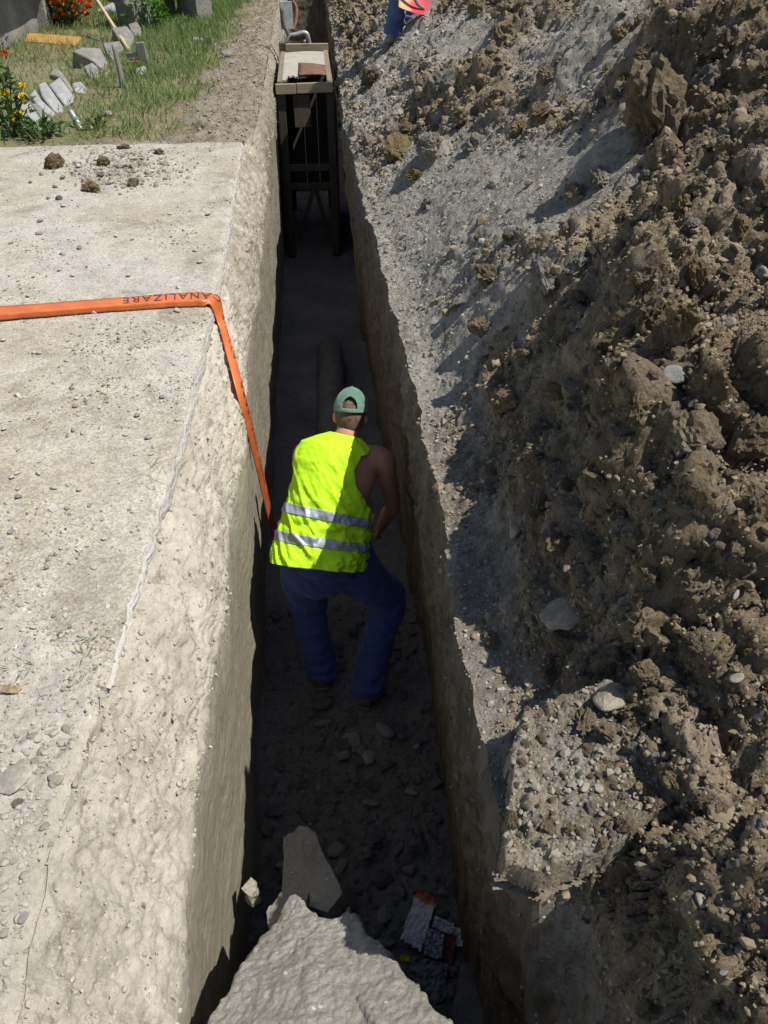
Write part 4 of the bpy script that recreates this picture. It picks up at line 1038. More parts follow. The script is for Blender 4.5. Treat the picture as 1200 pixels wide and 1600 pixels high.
def human(root_loc, label, J, mats, vest=True):
    P, Nk, Hc, hu, face = J['pelvis'], J['neck'], J['head'], J['head_up'].normalized(), J['face']
    k_ = J.get('k', 1.0)
    def T(pts, rad, *a): return tube(pts, [tuple(q * k_ for q in r) if isinstance(r, tuple) else r * k_ for r in rad], *a)
    root = empty('person', root_loc, label, 'person'); ro = VV(root_loc)
    def rel(parts): return [([VV(v) - ro for v in V], F) for V, F in parts]
    face = (face - hu * face.dot(hu)).normalized(); lat = face.cross(hu).normalized()        # lat: the person's right
    hu = hu * k_; lat = lat * k_; fdir = face.copy(); face = face * k_
    sp = (Nk - P); d = sp.normalized(); across = (J['sh_r'] - J['sh_l']); across = (across - d * across.dot(d)).normalized()
    front = d.cross(across) * -1
    if front.dot(fdir) < 0: front = -front
    fr = tuple(front)
    body = []
    f = lambda t: P + sp * t
    body.append(T([f(-.08), f(.02), f(.25), f(.5), f(.75), f(.9), f(.99), f(1.06) , Hc - hu * .05], [(.09, .065), (.135, .09), (.170, .12), (.185, .125), (.195, .118), (.17, .092), (.085, .066), (.058, .06), (.055, .06)], 24, fr))
    body.append(ellipsoid(Hc, lat * .076, face * .096, hu * .112, 20, 16))
    body.append(ellipsoid(Hc - hu * .055 + face * .045, lat * .055, face * .055, hu * .06))
    body.append(T([Hc + face * .088 + hu * .012, Hc + face * .112 - hu * .018, Hc + face * .094 - hu * .034], [.008, .014, .012], 8, tuple(lat)))
    for s in (-1, 1):
        body.append(ellipsoid(Hc + lat * s * .079 - face * .012 - hu * .012, lat * s * .012 - face * .006, face * .018 + lat * s * .008, hu * .031, 10, 8))
        body.append(ellipsoid(Hc + lat * s * .031 + face * .084 + hu * .008, lat * .014, face * .008, hu * .008, 8, 6))
    body.append(ellipsoid(Hc + face * .088 - hu * .062, lat * .024, face * .010, hu * .008, 8, 6))
    for s, sh, el, wr in ((1, J['sh_r'], J['el_r'], J['wr_r']), (-1, J['sh_l'], J['el_l'], J['wr_l'])):
        ch = f(.84) + across * s * .10
        body.append(T([ch, ch + (sh - ch) * .6 + d * .012, sh, sh + (el - sh) * .3, sh + (el - sh) * .65, el, el + (wr - el) * .3, el + (wr - el) * .7, wr],
                         [(.085, .075), (.078, .07), (.068, .066), (.056, .06), (.050, .052), (.044, .043), (.045, .042), (.034, .032), (.027, .024)], 16, fr))
        body += hand(wr, (wr - el), J.get('palm', -across * s), across * -s if 'palm' not in J else front, J.get('curl', .6))
    for s, hp, kn, an in ((1, J['hip_r'], J['kn_r'], J['an_r']), (-1, J['hip_l'], J['kn_l'], J['an_l'])):
        body.append(T([hp + d * .03, hp + (kn - hp) * .4, kn, kn + (an - kn) * .35, an], [.085, .075, .055, .052, .038], 14, fr))
    me = remesh('body', rel(body), 0.0065, 5, 0.5)
    link('body', me, mats['skin'], root)
    # trousers
    tr = [T([f(-.20), f(-.08), f(.08), f(.26)], [(.14, .12), (.20, .155), (.205, .155), (.19, .14)], 24, fr)]
    hm = (J['hip_r'] + J['hip_l']) / 2; km = (J['kn_r'] + J['kn_l']) / 2
    tr.append(T([hm + d * .10, hm - front * .02, hm + (km - hm) * .28 - front * .01, hm + (km - hm) * .46], [(.20, .155), (.222, .165), (.19, .145), (.11, .09)], 22, fr))
    for s, hp, kn, an in ((1, J['hip_r'], J['kn_r'], J['an_r']), (-1, J['hip_l'], J['kn_l'], J['an_l'])):
        tr.append(T([hp + d * .05, hp + (kn - hp) * .35, hp + (kn - hp) * .75, kn, kn + (an - kn) * .4, kn + (an - kn) * .85, an + (an - kn).normalized() * J.get('hem', .03)],
                       [(.130, .128), (.126, .124), (.108, .108), (.098, .10), (.086, .09), (.084, .09), (.088, .096)], 18, fr))
    tm = remesh('trousers', rel(tr), 0.011, 6, 0.5)
    def wr_fn(c):
        c = c + np.array(ro)
        kz = min(J['kn_r'].z, J['kn_l'].z); az = min(J['an_r'].z, J['an_l'].z)
        near_an = np.exp(-((c[:, 2] - az - .06) / .13) ** 2); near_kn = np.exp(-((c[:, 2] - kz) / .14) ** 2)
        fold = np.sin(c[:, 2] * 105 + 5 * fbm(c[:, 0] * 6, c[:, 1] * 6 + c[:, 2] * 4, 3, 3))
        rid = 1 - np.abs(fbm(c[:, 0] * 5 + c[:, 2] * 4, c[:, 1] * 5 - c[:, 2] * 7, 3, 6)) * 3
        return 0.012 * fbm(c[:, 0] * 8 + c[:, 2] * 3, c[:, 1] * 8 - c[:, 2] * 9, 4, 4) + 0.012 * np.clip(rid, 0, 1) ** 2 + fold * (0.010 * near_an + 0.005 * near_kn)
    displace_mesh(tm, wr_fn)
    link('trousers', tm, mats['trouser'], root)
    # boots
    for an, td in ((J['an_r'], J['toe_r']), (J['an_l'], J['toe_l'])):
        td = td.normalized(); g = J['ground'](an)
        up = VV((0, 0, 1)); base = VV((an.x, an.y, g))
        bp = [T([base - td * .075 + up * .045, base + td * .0 + up * .05, base + td * .10 + up * .043, base + td * .17 + up * .034, base + td * .20 + up * .028], [(.036, .045), (.042, .05), (.048, .042), (.045, .034), (.025, .022)], 14, (0, 0, 1)),
              T([base + up * .05, an + up * .06], [(.05, .055), (.055, .06)], 14, tuple(td))]
        bo = link('boot', remesh('boot', rel(bp), 0.006, 3, .5), mats['boot'], root)
        sole = T([base - td * .085 + up * .012, base + td * .02 + up * .012, base + td * .12 + up * .012, base + td * .205 + up * .014], [(.036, .013), (.038, .012), (.05, .012), (.026, .012)], 14, (0, 0, 1))
        V, F = merge(rel([sole])); link('sole', py_mesh('sole', V, F, True), M['boot'], bo)
    # vest or shirt: a shell round the trunk with cut armholes
    tt = np.array([-.20, 0, .25, .5, .75, .9, .98, 1.03]); rs = np.array([.243, .234, .222, .220, .226, .205, .140, .088]); rdp = np.array([.190, .178, .165, .156, .146, .118, .092, .078])
    def shell(t, th, off=0.0):
        c = np.array(P)[None] + np.array(sp)[None] * (t + J.get('tilt', 0) * np.cos(th) * np.clip(.45 - t, 0, 1))[:, None]
        # shoulders sag to each side at the top
        cs, sn = np.cos(th), np.sin(th)
        a = np.interp(t, tt, rs) * k_ + off; b_ = np.interp(t, tt, rdp) * k_ + off
        a = a + J.get('droop', 0) * np.clip(-cs, 0, 1) * np.exp(-((t - .82) / .16) ** 2)
        sq = 1 / (np.abs(cs) ** 2.5 + np.abs(sn) ** 2.5) ** (1 / 2.5)
        wrk = 0.008 * fbm(np.cos(th) * 2.5 + t * 3, np.sin(th) * 2.5 + t * 6, 3, 21) + 0.006 * np.sin(t * 42 + 3 * np.sin(th * 2) + 4 * fbm(th * 1.5, t * 3, 2, 22)) * np.exp(-((t - .22) / .16) ** 2) + 0.007 * np.sin(th * 5 + 2 * fbm(th, t * 2, 2, 23)) * np.clip(.15 - t, 0, 1) * 2
        rg = 1 - np.abs(fbm(np.cos(th) * 1.6 + t * 2.2, np.sin(th) * 1.6 - t * 2.8, 3, 24)) * 3.2; wrk = wrk + 0.020 * np.clip(rg, 0, 1) ** 2 * np.clip(1.05 - t, 0, 1) - 0.006
        a = (a + wrk) * sq; b_ = (b_ + wrk) * sq
        return c + np.array(across)[None] * (a * cs)[:, None] + np.array(front)[None] * (b_ * sn)[:, None] - np.array(ro)[None]
    nt_, nh = 90, 280
    T_, H_ = np.meshgrid(np.linspace(-.20, 1.03, nt_), np.linspace(0, 2 * math.pi, nh, endpoint=False), indexing='ij')
    def patch(name, t0, t1, off, mat, parent, arm=True):
        n1 = max(8, int((t1 - t0) * 150)); Tq, Hq = np.meshgrid(np.linspace(t0, t1, n1), np.linspace(0, 2 * math.pi, nh, endpoint=False), indexing='ij')
        V = shell(Tq.ravel(), Hq.ravel(), off); F = []
        for i in range(n1 - 1):
            tm_ = (Tq[i, 0] + Tq[i + 1, 0]) / 2
            for k in range(nh):
                th = 2 * math.pi * (k + .5) / nh
                if arm:
                    ang = abs(math.atan2(math.sin(th), abs(math.cos(th))))          # 0 = at the side
                    if tm_ > .40:
                        rt_side = math.cos(th) > 0
                        lim = math.radians(np.interp(tm_, [.40, .47, .6, .75, .88, .96, 1.03], [0, 34, 60, 70, 62, 34, 0] if rt_side else [0, 6, 14, 18, 14, 0, 0]))
                        if ang < lim: continue
                F.append([i * nh + k, i * nh + (k + 1) % nh, (i + 1) * nh + (k + 1) % nh, (i + 1) * nh + k])
        used = sorted({q for fc in F for q in fc}); mp = {q: j for j, q in enumerate(used)}
        o = link(name, py_mesh(name, [V[q] for q in used], [[mp[q] for q in fc] for fc in F], True), mat, parent)
        so = o.modifiers.new('thickness', 'SOLIDIFY'); so.thickness = 0.003; so.offset = 1
        return o
    if vest:
        v = patch('vest', J.get('hem_t', -.2), 1.03, 0.0, mats['vest'], root)
        patch('reflective_stripe', .055, .135, 0.0045, M['reflective'], v)
        patch('reflective_stripe', .285, .365, 0.0045, M['reflective'], v)
    else:
        patch('shirt', -.05, 1.03, 0.0, mats['vest'], root, False)
    # hair: a shell over the back and sides of the head
    def cap_pt(az, elv, k): return Hc + (lat * math.sin(az) * .076 + face * math.cos(az) * .096) * math.cos(elv) * k + hu * math.sin(elv) * .112 * k - ro
    V = []; F = []; na, ne = 40, 18
    for j in range(ne + 1):
        for i in range(na + 1):
            az = R(62) + R(236) * i / na; back = (1 - math.cos(az)) / 2
            lo = R(-14 - 34 * max(0, (back - .45) / .55)); e = lo + (R(80) - lo) * j / ne
            kk = 1.055 + 0.02 * float(fbm(np.array([az * 6.0]), np.array([e * 9.0]), 3, 9)[0])
            if j == 0: kk = 1.0
            V.append(cap_pt(az, e, kk))
    for j in range(ne):
        for i in range(na): a = j * (na + 1) + i; F.append([a, a + 1, a + na + 2, a + na + 1])
    link('hair', py_mesh('hair', V, F, True), M['hair'], root)
    if not J.get('cap', True): return root
    # cap worn brim forward: dome with the arched gap and strap at the back
    V = []; F = []; na, ne = 96, 30; cb = hu * .012
    for j in range(ne + 1):
        e = R(4) + R(86) * (j / ne)
        for i in range(na):
            az = 2 * math.pi * i / na; k = 1.14 + (0.03 if j > 3 else .015) + 0.006 * math.cos(az * 6) * math.cos(e)
            V.append(cap_pt(az, e, k) + cb)
    for j in range(ne):
        for i in range(na):
            az = 2 * math.pi * (i + .5) / na; off = abs(az - math.pi); e = 86 * (j + .5) / ne + 4
            if 14 < e < 14 + 27 * math.sqrt(max(0, 1 - (off / R(27)) ** 2)) : continue
            F.append([j * na + i, j * na + (i + 1) % na, (j + 1) * na + (i + 1) % na, (j + 1) * na + i])
    cp = link('cap', py_mesh('cap', V, F, True), mats['cap'], root); so = cp.modifiers.new('thickness', 'SOLIDIFY'); so.thickness = .003
    V = []; F = []
    for j in range(8):
        for i in range(25):
            az = R(-58) + R(116) * i / 24; k = 1.12 + .72 * (j / 7) * math.cos(az * 1.35) ** .7 if abs(az) < R(58) + 1e-6 else 1.12
            V.append(cap_pt(az, R(3), k) + cb - hu * (.03 * (j / 7) ** 2 + .012 * abs(math.sin(az)) ** 2 * j / 7))
    for j in range(7):
        for i in range(24): a = j * 25 + i; F.append([a, a + 1, a + 26, a + 25])
    br = link('brim', py_mesh('brim', V, F, True), mats['cap'], cp); so = br.modifiers.new('thickness', 'SOLIDIFY'); so.thickness = .004
    def strip(name, a0, a1, e0, e1, k, mat):
        V = []; F = []
        for j in range(3):
            for i in range(17): V.append(cap_pt(R(a0 + (a1 - a0) * i / 16), R(e0 + (e1 - e0) * j / 2), k) + cb)
        for j in range(2):
            for i in range(16): a = j * 17 + i; F.append([a, a + 1, a + 18, a + 17])
        o = link(name, py_mesh(name, V, F, True), mat, cp); so = o.modifiers.new('thickness', 'SOLIDIFY'); so.thickness = .002; so.offset = 1
    strip('strap', 148, 208, 4.5, 13, 1.168, mats['cap']); strip('buckle', 162, 172, 5.5, 12, 1.185, M['white_plastic'])
    V, F = merge([ellipsoid(Hc + hu * (.112 * 1.17 + .014) - ro, lat * .008, face * .008, hu * .005, 10, 6)]); link('cap_button', py_mesh('cap_button', V, F, True), mats['cap'], cp)
    return root
def fz(x, y): return float(floor_z(np.array([float(x)]), np.array([float(y)]))[0])
J1 = dict(k=.94, pelvis=VV((-.075, 2.80, -.90)), neck=VV((.075, 3.12, -.47)), head=VV((.105, 3.20, -.385)), head_up=VV((.10, .46, .88)), face=VV((.10, .88, -.46)),
          sh_r=VV((.252, 3.06, -.575)), el_r=VV((.305, 3.10, -.885)), wr_r=VV((.245, 3.20, -1.12)), sh_l=VV((-.125, 3.10, -.545)), el_l=VV((-.15, 3.26, -.80)), wr_l=VV((.0, 3.36, -.98)),
          hip_r=VV((.025, 2.83, -.97)), kn_r=VV((.262, 2.89, -1.35)), an_r=VV((.128, 2.64, -1.79)), hip_l=VV((-.16, 2.83, -.97)), kn_l=VV((-.165, 2.90, -1.36)), an_l=VV((-.115, 2.80, -1.79)),
          toe_r=VV((.25, 1, 0)), toe_l=VV((-.1, 1, 0)), ground=lambda a: fz(a.x, a.y) + .005, hem=.02, curl=.75, hem_t=-.13, droop=.022, tilt=.09)
human((J1['pelvis'].x, J1['pelvis'].y, FLOOR), 'person in lime hi-vis vest, blue trousers and green cap bending over inside the trench', J1,
      dict(skin=M['skin'], trouser=M['trouser'], boot=M['boot'], vest=M['hivis'], cap=M['cap']))
# second worker: only a leg and the shovel reach into the photograph
f2, _ = hit(T_HEAP, 612, 66)
g2 = f2.z
b2 = VV((f2.x + .02, f2.y + .03, g2))
hz2 = lambda x, y: down(T_HEAP, x, y)[0].z
L2 = VV((b2.x + .14, b2.y + .32, hz2(b2.x + .14, b2.y + .32)))
pel = VV((b2.x + .13, b2.y + .22, (g2 + L2.z) / 2 + .90))
SW = {'blade': at_y(655, 14, f2.y - .12)}
J2 = dict(pelvis=pel, neck=pel + VV((.06, -.04, .52)), head=pel + VV((.09, -.06, .68)), head_up=VV((.1, -.1, 1)), face=VV((.85, -.5, -.2)),
          sh_r=pel + VV((-.06, -.21, .46)), el_r=pel + VV((-.06, -.27, .18)), wr_r=pel + VV((.06, -.30, -.02)), sh_l=pel + VV((.16, .14, .46)), el_l=pel + VV((.27, .12, .22)), wr_l=pel + VV((.16, -.05, .18)),
          hip_r=pel + VV((-.05, -.09, -.06)), kn_r=VV((b2.x + .07, b2.y + .03, g2 + .50)), an_r=VV((b2.x, b2.y + .03, g2 + .09)), hip_l=pel + VV((.05, .09, -.06)), kn_l=L2 + VV((.06, 0, .5)), an_l=L2 + VV((0, 0, .09)),
          toe_r=VV((-.35, -.9, 0)), toe_l=VV((.6, -.5, 0)), ground=lambda a: (g2 if abs(a.x - b2.x) < .06 else L2.z) - .01, hem=.03, curl=1.0, cap=True)
human((b2.x, b2.y, g2), 'person in faded blue trousers and silt covered boots standing on the spoil heap', J2,
      dict(skin=M['skin'], trouser=M['trouser2'], boot=M['boot_pale'], vest=M['shirt'], cap=M['cap_dark']), vest=False)
# shovel held by the second worker
def shovel():
    B = SW['blade']; sm = px_size(B); root = empty('shovel', B, 'red and yellow shovel with worn grey tip held beside the blue trousers', 'shovel')
    m, nt, b = new_mat('painted_shovel_blade'); co = coords(nt); sx = nt.nodes.new('ShaderNodeSeparateXYZ'); nt.links.new(co, sx.inputs[0])
    c = ramp(nt, mapr(nt, math_(nt, 'ADD', sx.outputs[0], math_(nt, 'MULTIPLY', math_(nt, 'SUBTRACT', noise(nt, co, 14, 6, .7), .5), .12)), -.2, .2), [(0.0, (.55, .45, .22)), (.2, (.62, .34, .2)), (.34, (.6, .06, .07)), (.66, (.58, .05, .07)), (.8, (.16, .15, .15)), (1, (.22, .21, .2))])
    nt.links.new(c, b.inputs['Base Color']); b.inputs['Roughness'].default_value = .5
    ex = VV((.93, -.05, -.15)).normalized(); ey = VV((.10, .90, .42)).normalized(); ey = (ey - ex * ey.dot(ex)).normalized(); ez = ex.cross(ey)
    V = []; F = []; nu, nv = 17, 13
    for j in range(nv):
        for i in range(nu):
            u = -1 + 2 * i / (nu - 1); v = -1 + 2 * j / (nv - 1)
            wid = .135 * (1 - .35 * max(0, u) ** 2.2) * (1 - .12 * max(0, -u))
            V.append((u * .20, v * wid, .035 * v * v + .02 * u * u))
    for j in range(nv - 1):
        for i in range(nu - 1): a = j * nu + i; F.append([a, a + 1, a + nu + 1, a + nu])
    bl = link('blade', py_mesh('blade', V, F, True), m, root)
    bl.matrix_local = Matrix((ex, ey, ez)).transposed().to_4x4()
    so = bl.modifiers.new('thickness', 'SOLIDIFY'); so.thickness = .004
    top = J2['wr_l'] + VV((-.02, .02, .35)); s0 = ex * -.02 + ez * .02
    hd = [s0 + ex * .07 - ez * .012, s0 + VV((-.02, 0, .05)), s0 + (J2['wr_r'] - B) * .35 + VV((-.03, 0, .03)), J2['wr_r'] - B + VV((0, 0, -.02)), J2['wr_l'] - B, top - B]
    tube_obj('socket', hd[:3], [.012, .019, .018], M['stone_grey'], root)
    tube_obj('handle', [hd[1], hd[2], hd[3], hd[4], hd[5]], [.016, .017, .017, .017, .016], M['pole'], root)
M['pole'] = wood('bare_pole_wood', (.42, .32, .2), (.58, .47, .32), 2)
shovel()

# ------------------------------------------------------------------ sewer pipe on the trench floor
def pipe():
    m = plain('orange_brown_plastic', (.16, .152, .15), .75, vary=.25, spec=.3, s=6)
    y0, y1 = 3.85, 6.7; x0, x1 = .0, .045; r = .125
    root = empty('sewer_pipe', (x0, y0, FLOOR), 'dusty orange brown plastic pipe lying along the trench floor ahead of the person', 'pipe')
    def ring(bm, y, rr, n=40):
        t = (y - y0) / (y1 - y0); return [bm.verts.new((x1 * t + math.cos(2 * math.pi * k / n) * rr, y - y0, r + .01 + math.sin(2 * math.pi * k / n) * rr)) for k in range(n)]
    def lathe(name, prof):
        bm = bmesh.new(); rs = [ring(bm, y, rr) for y, rr in prof]
        for a, b in zip(rs, rs[1:]):
            for k in range(40): bm.faces.new([a[k], a[(k + 1) % 40], b[(k + 1) % 40], b[k]])
        bmesh.ops.recalc_face_normals(bm, faces=bm.faces); return bm_obj(name, bm, m, root, True)
    lathe('barrel', [(y0 + .15, r - .008), (y0 + .15, r), (y1, r), (y1, r - .008), (y0 + .15, r - .008)])
    lathe('socket', [(y0, r + .004), (y0, r + .02), (y0 + .16, r + .02), (y0 + .2, r + .003), (y0 + .2, r + .001)])
pipe()

# ------------------------------------------------------------------ shoring box in the trench
def shoring():
    M['timber'] = wood('shade_darkened_timber', (.05, .041, .03), (.10, .083, .06), 2); M['timber_y'] = wood('sawn_timber_long', (.17, .14, .10), (.28, .235, .175), 1); M['timber_x'] = wood('sawn_timber_across', (.28, .22, .145), (.42, .35, .25), 0)  # posts, struts, braces: trench shade put into a darker timber colour
    M['board'] = wood('shade_darkened_board', (.085, .07, .052), (.15, .125, .095), 2)  # lining boards coloured dark to carry the shade inside the box
    M['ply'] = wood('weathered_plywood', (.34, .31, .26), (.45, .42, .365), 0); M['rust'] = plain('rusty_sheet', (.20, .115, .075), .8, vary=.3, bump=.3, s=14)
    M['steel'] = plain('galvanised_steel', (.42, .42, .41), .5, .5, .4, vary=.2, s=16); M['rust_bar'] = plain('rusty_bar', (.21, .10, .06), .75, vary=.3, s=18)
    yF, yB = 9.5, 11.35
    zt = at_y(476, 137, yF).z; zb = FLOOR
    xl = at_y(439, 150, yF).x; xr = at_y(516, 150, yF).x
    root = empty('shoring_box', ((xl + xr) / 2, yF, zb), 'wooden shoring box with plywood top standing in the trench', 'shoring'); o = VV(root.location)
    rise = .02
    def B(n, a, b, w, t, m, up=VV((0, 0, 1)), bev=.004, par=None): return beam_obj(n, VV(a) - o, VV(b) - o, w, t, m, par or root, up, bev)
    for x in (xl, xr):
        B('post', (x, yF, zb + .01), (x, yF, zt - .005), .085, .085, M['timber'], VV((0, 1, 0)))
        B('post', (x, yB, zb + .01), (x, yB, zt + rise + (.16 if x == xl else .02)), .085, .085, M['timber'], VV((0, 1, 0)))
        B('side_rail', (x, yF - .03, zt + .035), (x, yB + .03, zt + rise + .035), .06, .075, M['timber_y'])
        for k in range(8):       # boards lining the sides
            zc = zb + .12 + k * .215
            if zc > zt - .08: break
            B('side_board', (x + (.055 if x == xr else -.055) * 1.0, yF + .02, zc), (x + (.055 if x == xr else -.055), yB - .02, zc), .024, .20, M['board'])
    B('crossbar', (xl - .05, yF - .055, zt), ((xl + xr) / 2 - .1, yF - .055, zt + .002), .035, .10, M['timber_x']); B('crossbar', ((xl + xr) / 2 - .092, yF - .055, zt + .004), (xr + .03, yF - .055, zt + .012), .035, .10, M['timber_x'])
    B('crossbar', (xl - .03, yB + .07, zt + rise + .09), (xr + .04, yB + .07, zt + rise + .09), .05, .10, M['timber_x'])
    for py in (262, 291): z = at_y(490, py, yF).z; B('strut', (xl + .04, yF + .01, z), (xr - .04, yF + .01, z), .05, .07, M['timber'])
    zs = at_y(490, 291, yF).z
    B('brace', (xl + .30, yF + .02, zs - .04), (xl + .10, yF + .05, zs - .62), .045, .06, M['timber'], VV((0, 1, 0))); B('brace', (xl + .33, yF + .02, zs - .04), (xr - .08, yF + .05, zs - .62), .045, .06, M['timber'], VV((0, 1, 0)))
    for k in range(3): xk = xl + .13 + k * .175; B('back_board', (xk, yB - .2, zb + .3), (xk, yB - .2, zt - .02), .165, .024, M['board'], VV((0, 1, 0)))
    B('hanging_board', (xl + .22, yF + .25, zt - .45), (xl + .22, yF + .25, zt - .12), .19, .022, M['board'], VV((0, 1, 0))); 
    # plywood top with a torn front edge
    rnd = random.Random(4); pts = []
    n = 26; xa, xb = xl + .028, xr - .028
    for i in range(n + 1):
        t = i / n; x = xa + (xb - xa) * t
        y = yF + .10 + (.16 if t < .25 else 0.06 + .10 * t) + rnd.uniform(-.03, .03) + (.22 * max(0, (t - .55) / .45))
        if t < .08: y = yF + .01
        pts.append(VV((x, y, 0)))
    bm = bmesh.new(); fr_ = []; bk = []
    for p in pts:
        fr_.append(p); bk.append(VV((p.x, yB - .12, 0)))
    def zz(y): return zt + .078 + rise * (y - yF) / (yB - yF)
    rows = []
    for j in range(9):
        rows.append([bm.verts.new(VV((a.x, a.y + (b.y - a.y) * j / 8, zz(a.y + (b.y - a.y) * j / 8) + .006 * math.sin(a.x * 9 + j))) - o) for a, b in zip(fr_, bk)])
    for a, b in zip(rows, rows[1:]):
        for i in range(n): bm.faces.new([a[i], a[i + 1], b[i + 1], b[i]])
    pl = bm_obj('plywood_top', bm, M['ply'], root); so = pl.modifiers.new('thickness', 'SOLIDIFY'); so.thickness = .018; so.offset = -1
    bm = bmesh.new(); rows = []
    for j in range(7):
        rows.append([bm.verts.new(VV((xr - .34 + .31 * i / 8, yF + .18 + .75 * j / 6 * (1 - .25 * (i / 8)), zz(yF + .18 + .7 * j / 6) + .012 + .035 * math.sin(math.pi * i / 8) * math.sin(math.pi * (j + .5) / 7))) - o) for i in range(9)])
    for a, b in zip(rows, rows[1:]):
        for i in range(8): bm.faces.new([a[i], a[i + 1], b[i + 1], b[i]])
    ru = bm_obj('rusty_sheet', bm, M['rust'], root, True); so = ru.modifiers.new('thickness', 'SOLIDIFY'); so.thickness = .004
    tag(ru, 'curved rusty sheet on the plywood')
    # lifting frame behind
    yl = yB + .25; q = lambda px, py, y=yl: at_y(px, py, y)
    lf = empty('lifting_frame', q(465, 74), 'bent steel lifting frame with rusty hoops behind the shoring box', 'frame'); lo = VV(lf.location)
    def TB(nm, pts, r, m): return tube_obj(nm, [VV(p) - lo for p in pts], [r] * len(pts), m, lf, 10, 5)
    TB('arch', [q(447, 68), q(453, 56), q(463, 54), q(474, 51), q(480, 54), q(483, 66), q(486, 78)], .028, M['steel']); TB('foot', [q(476, 62), q(477, 78)], .022, M['steel'])
    TB('hoop', [q(457, 0, yl + .3), q(463, 12, yl + .2), q(463, 30, yl + .1), q(458, 48)], .02, M['rust_bar']); TB('hoop', [q(452, -8, yl + .35), q(460, 4, yl + .3), q(462, 20, yl + .25), q(463, 38, yl + .15)], .014, M['rust_bar'])
    bm = bmesh.new(); beam(bm, q(446, 2, yl + .05) - lo, q(449, 46, yl) - lo, .16, .02, VV((0, 1, 0)), .006); bm_obj('upright_plate', bm, M['steel'], lf)
    TB('arm', [q(440, 12, yl), q(443, 36, yl), q(449, 50, yl), q(452, 58, yl)], .025, M['boot'])
shoring()

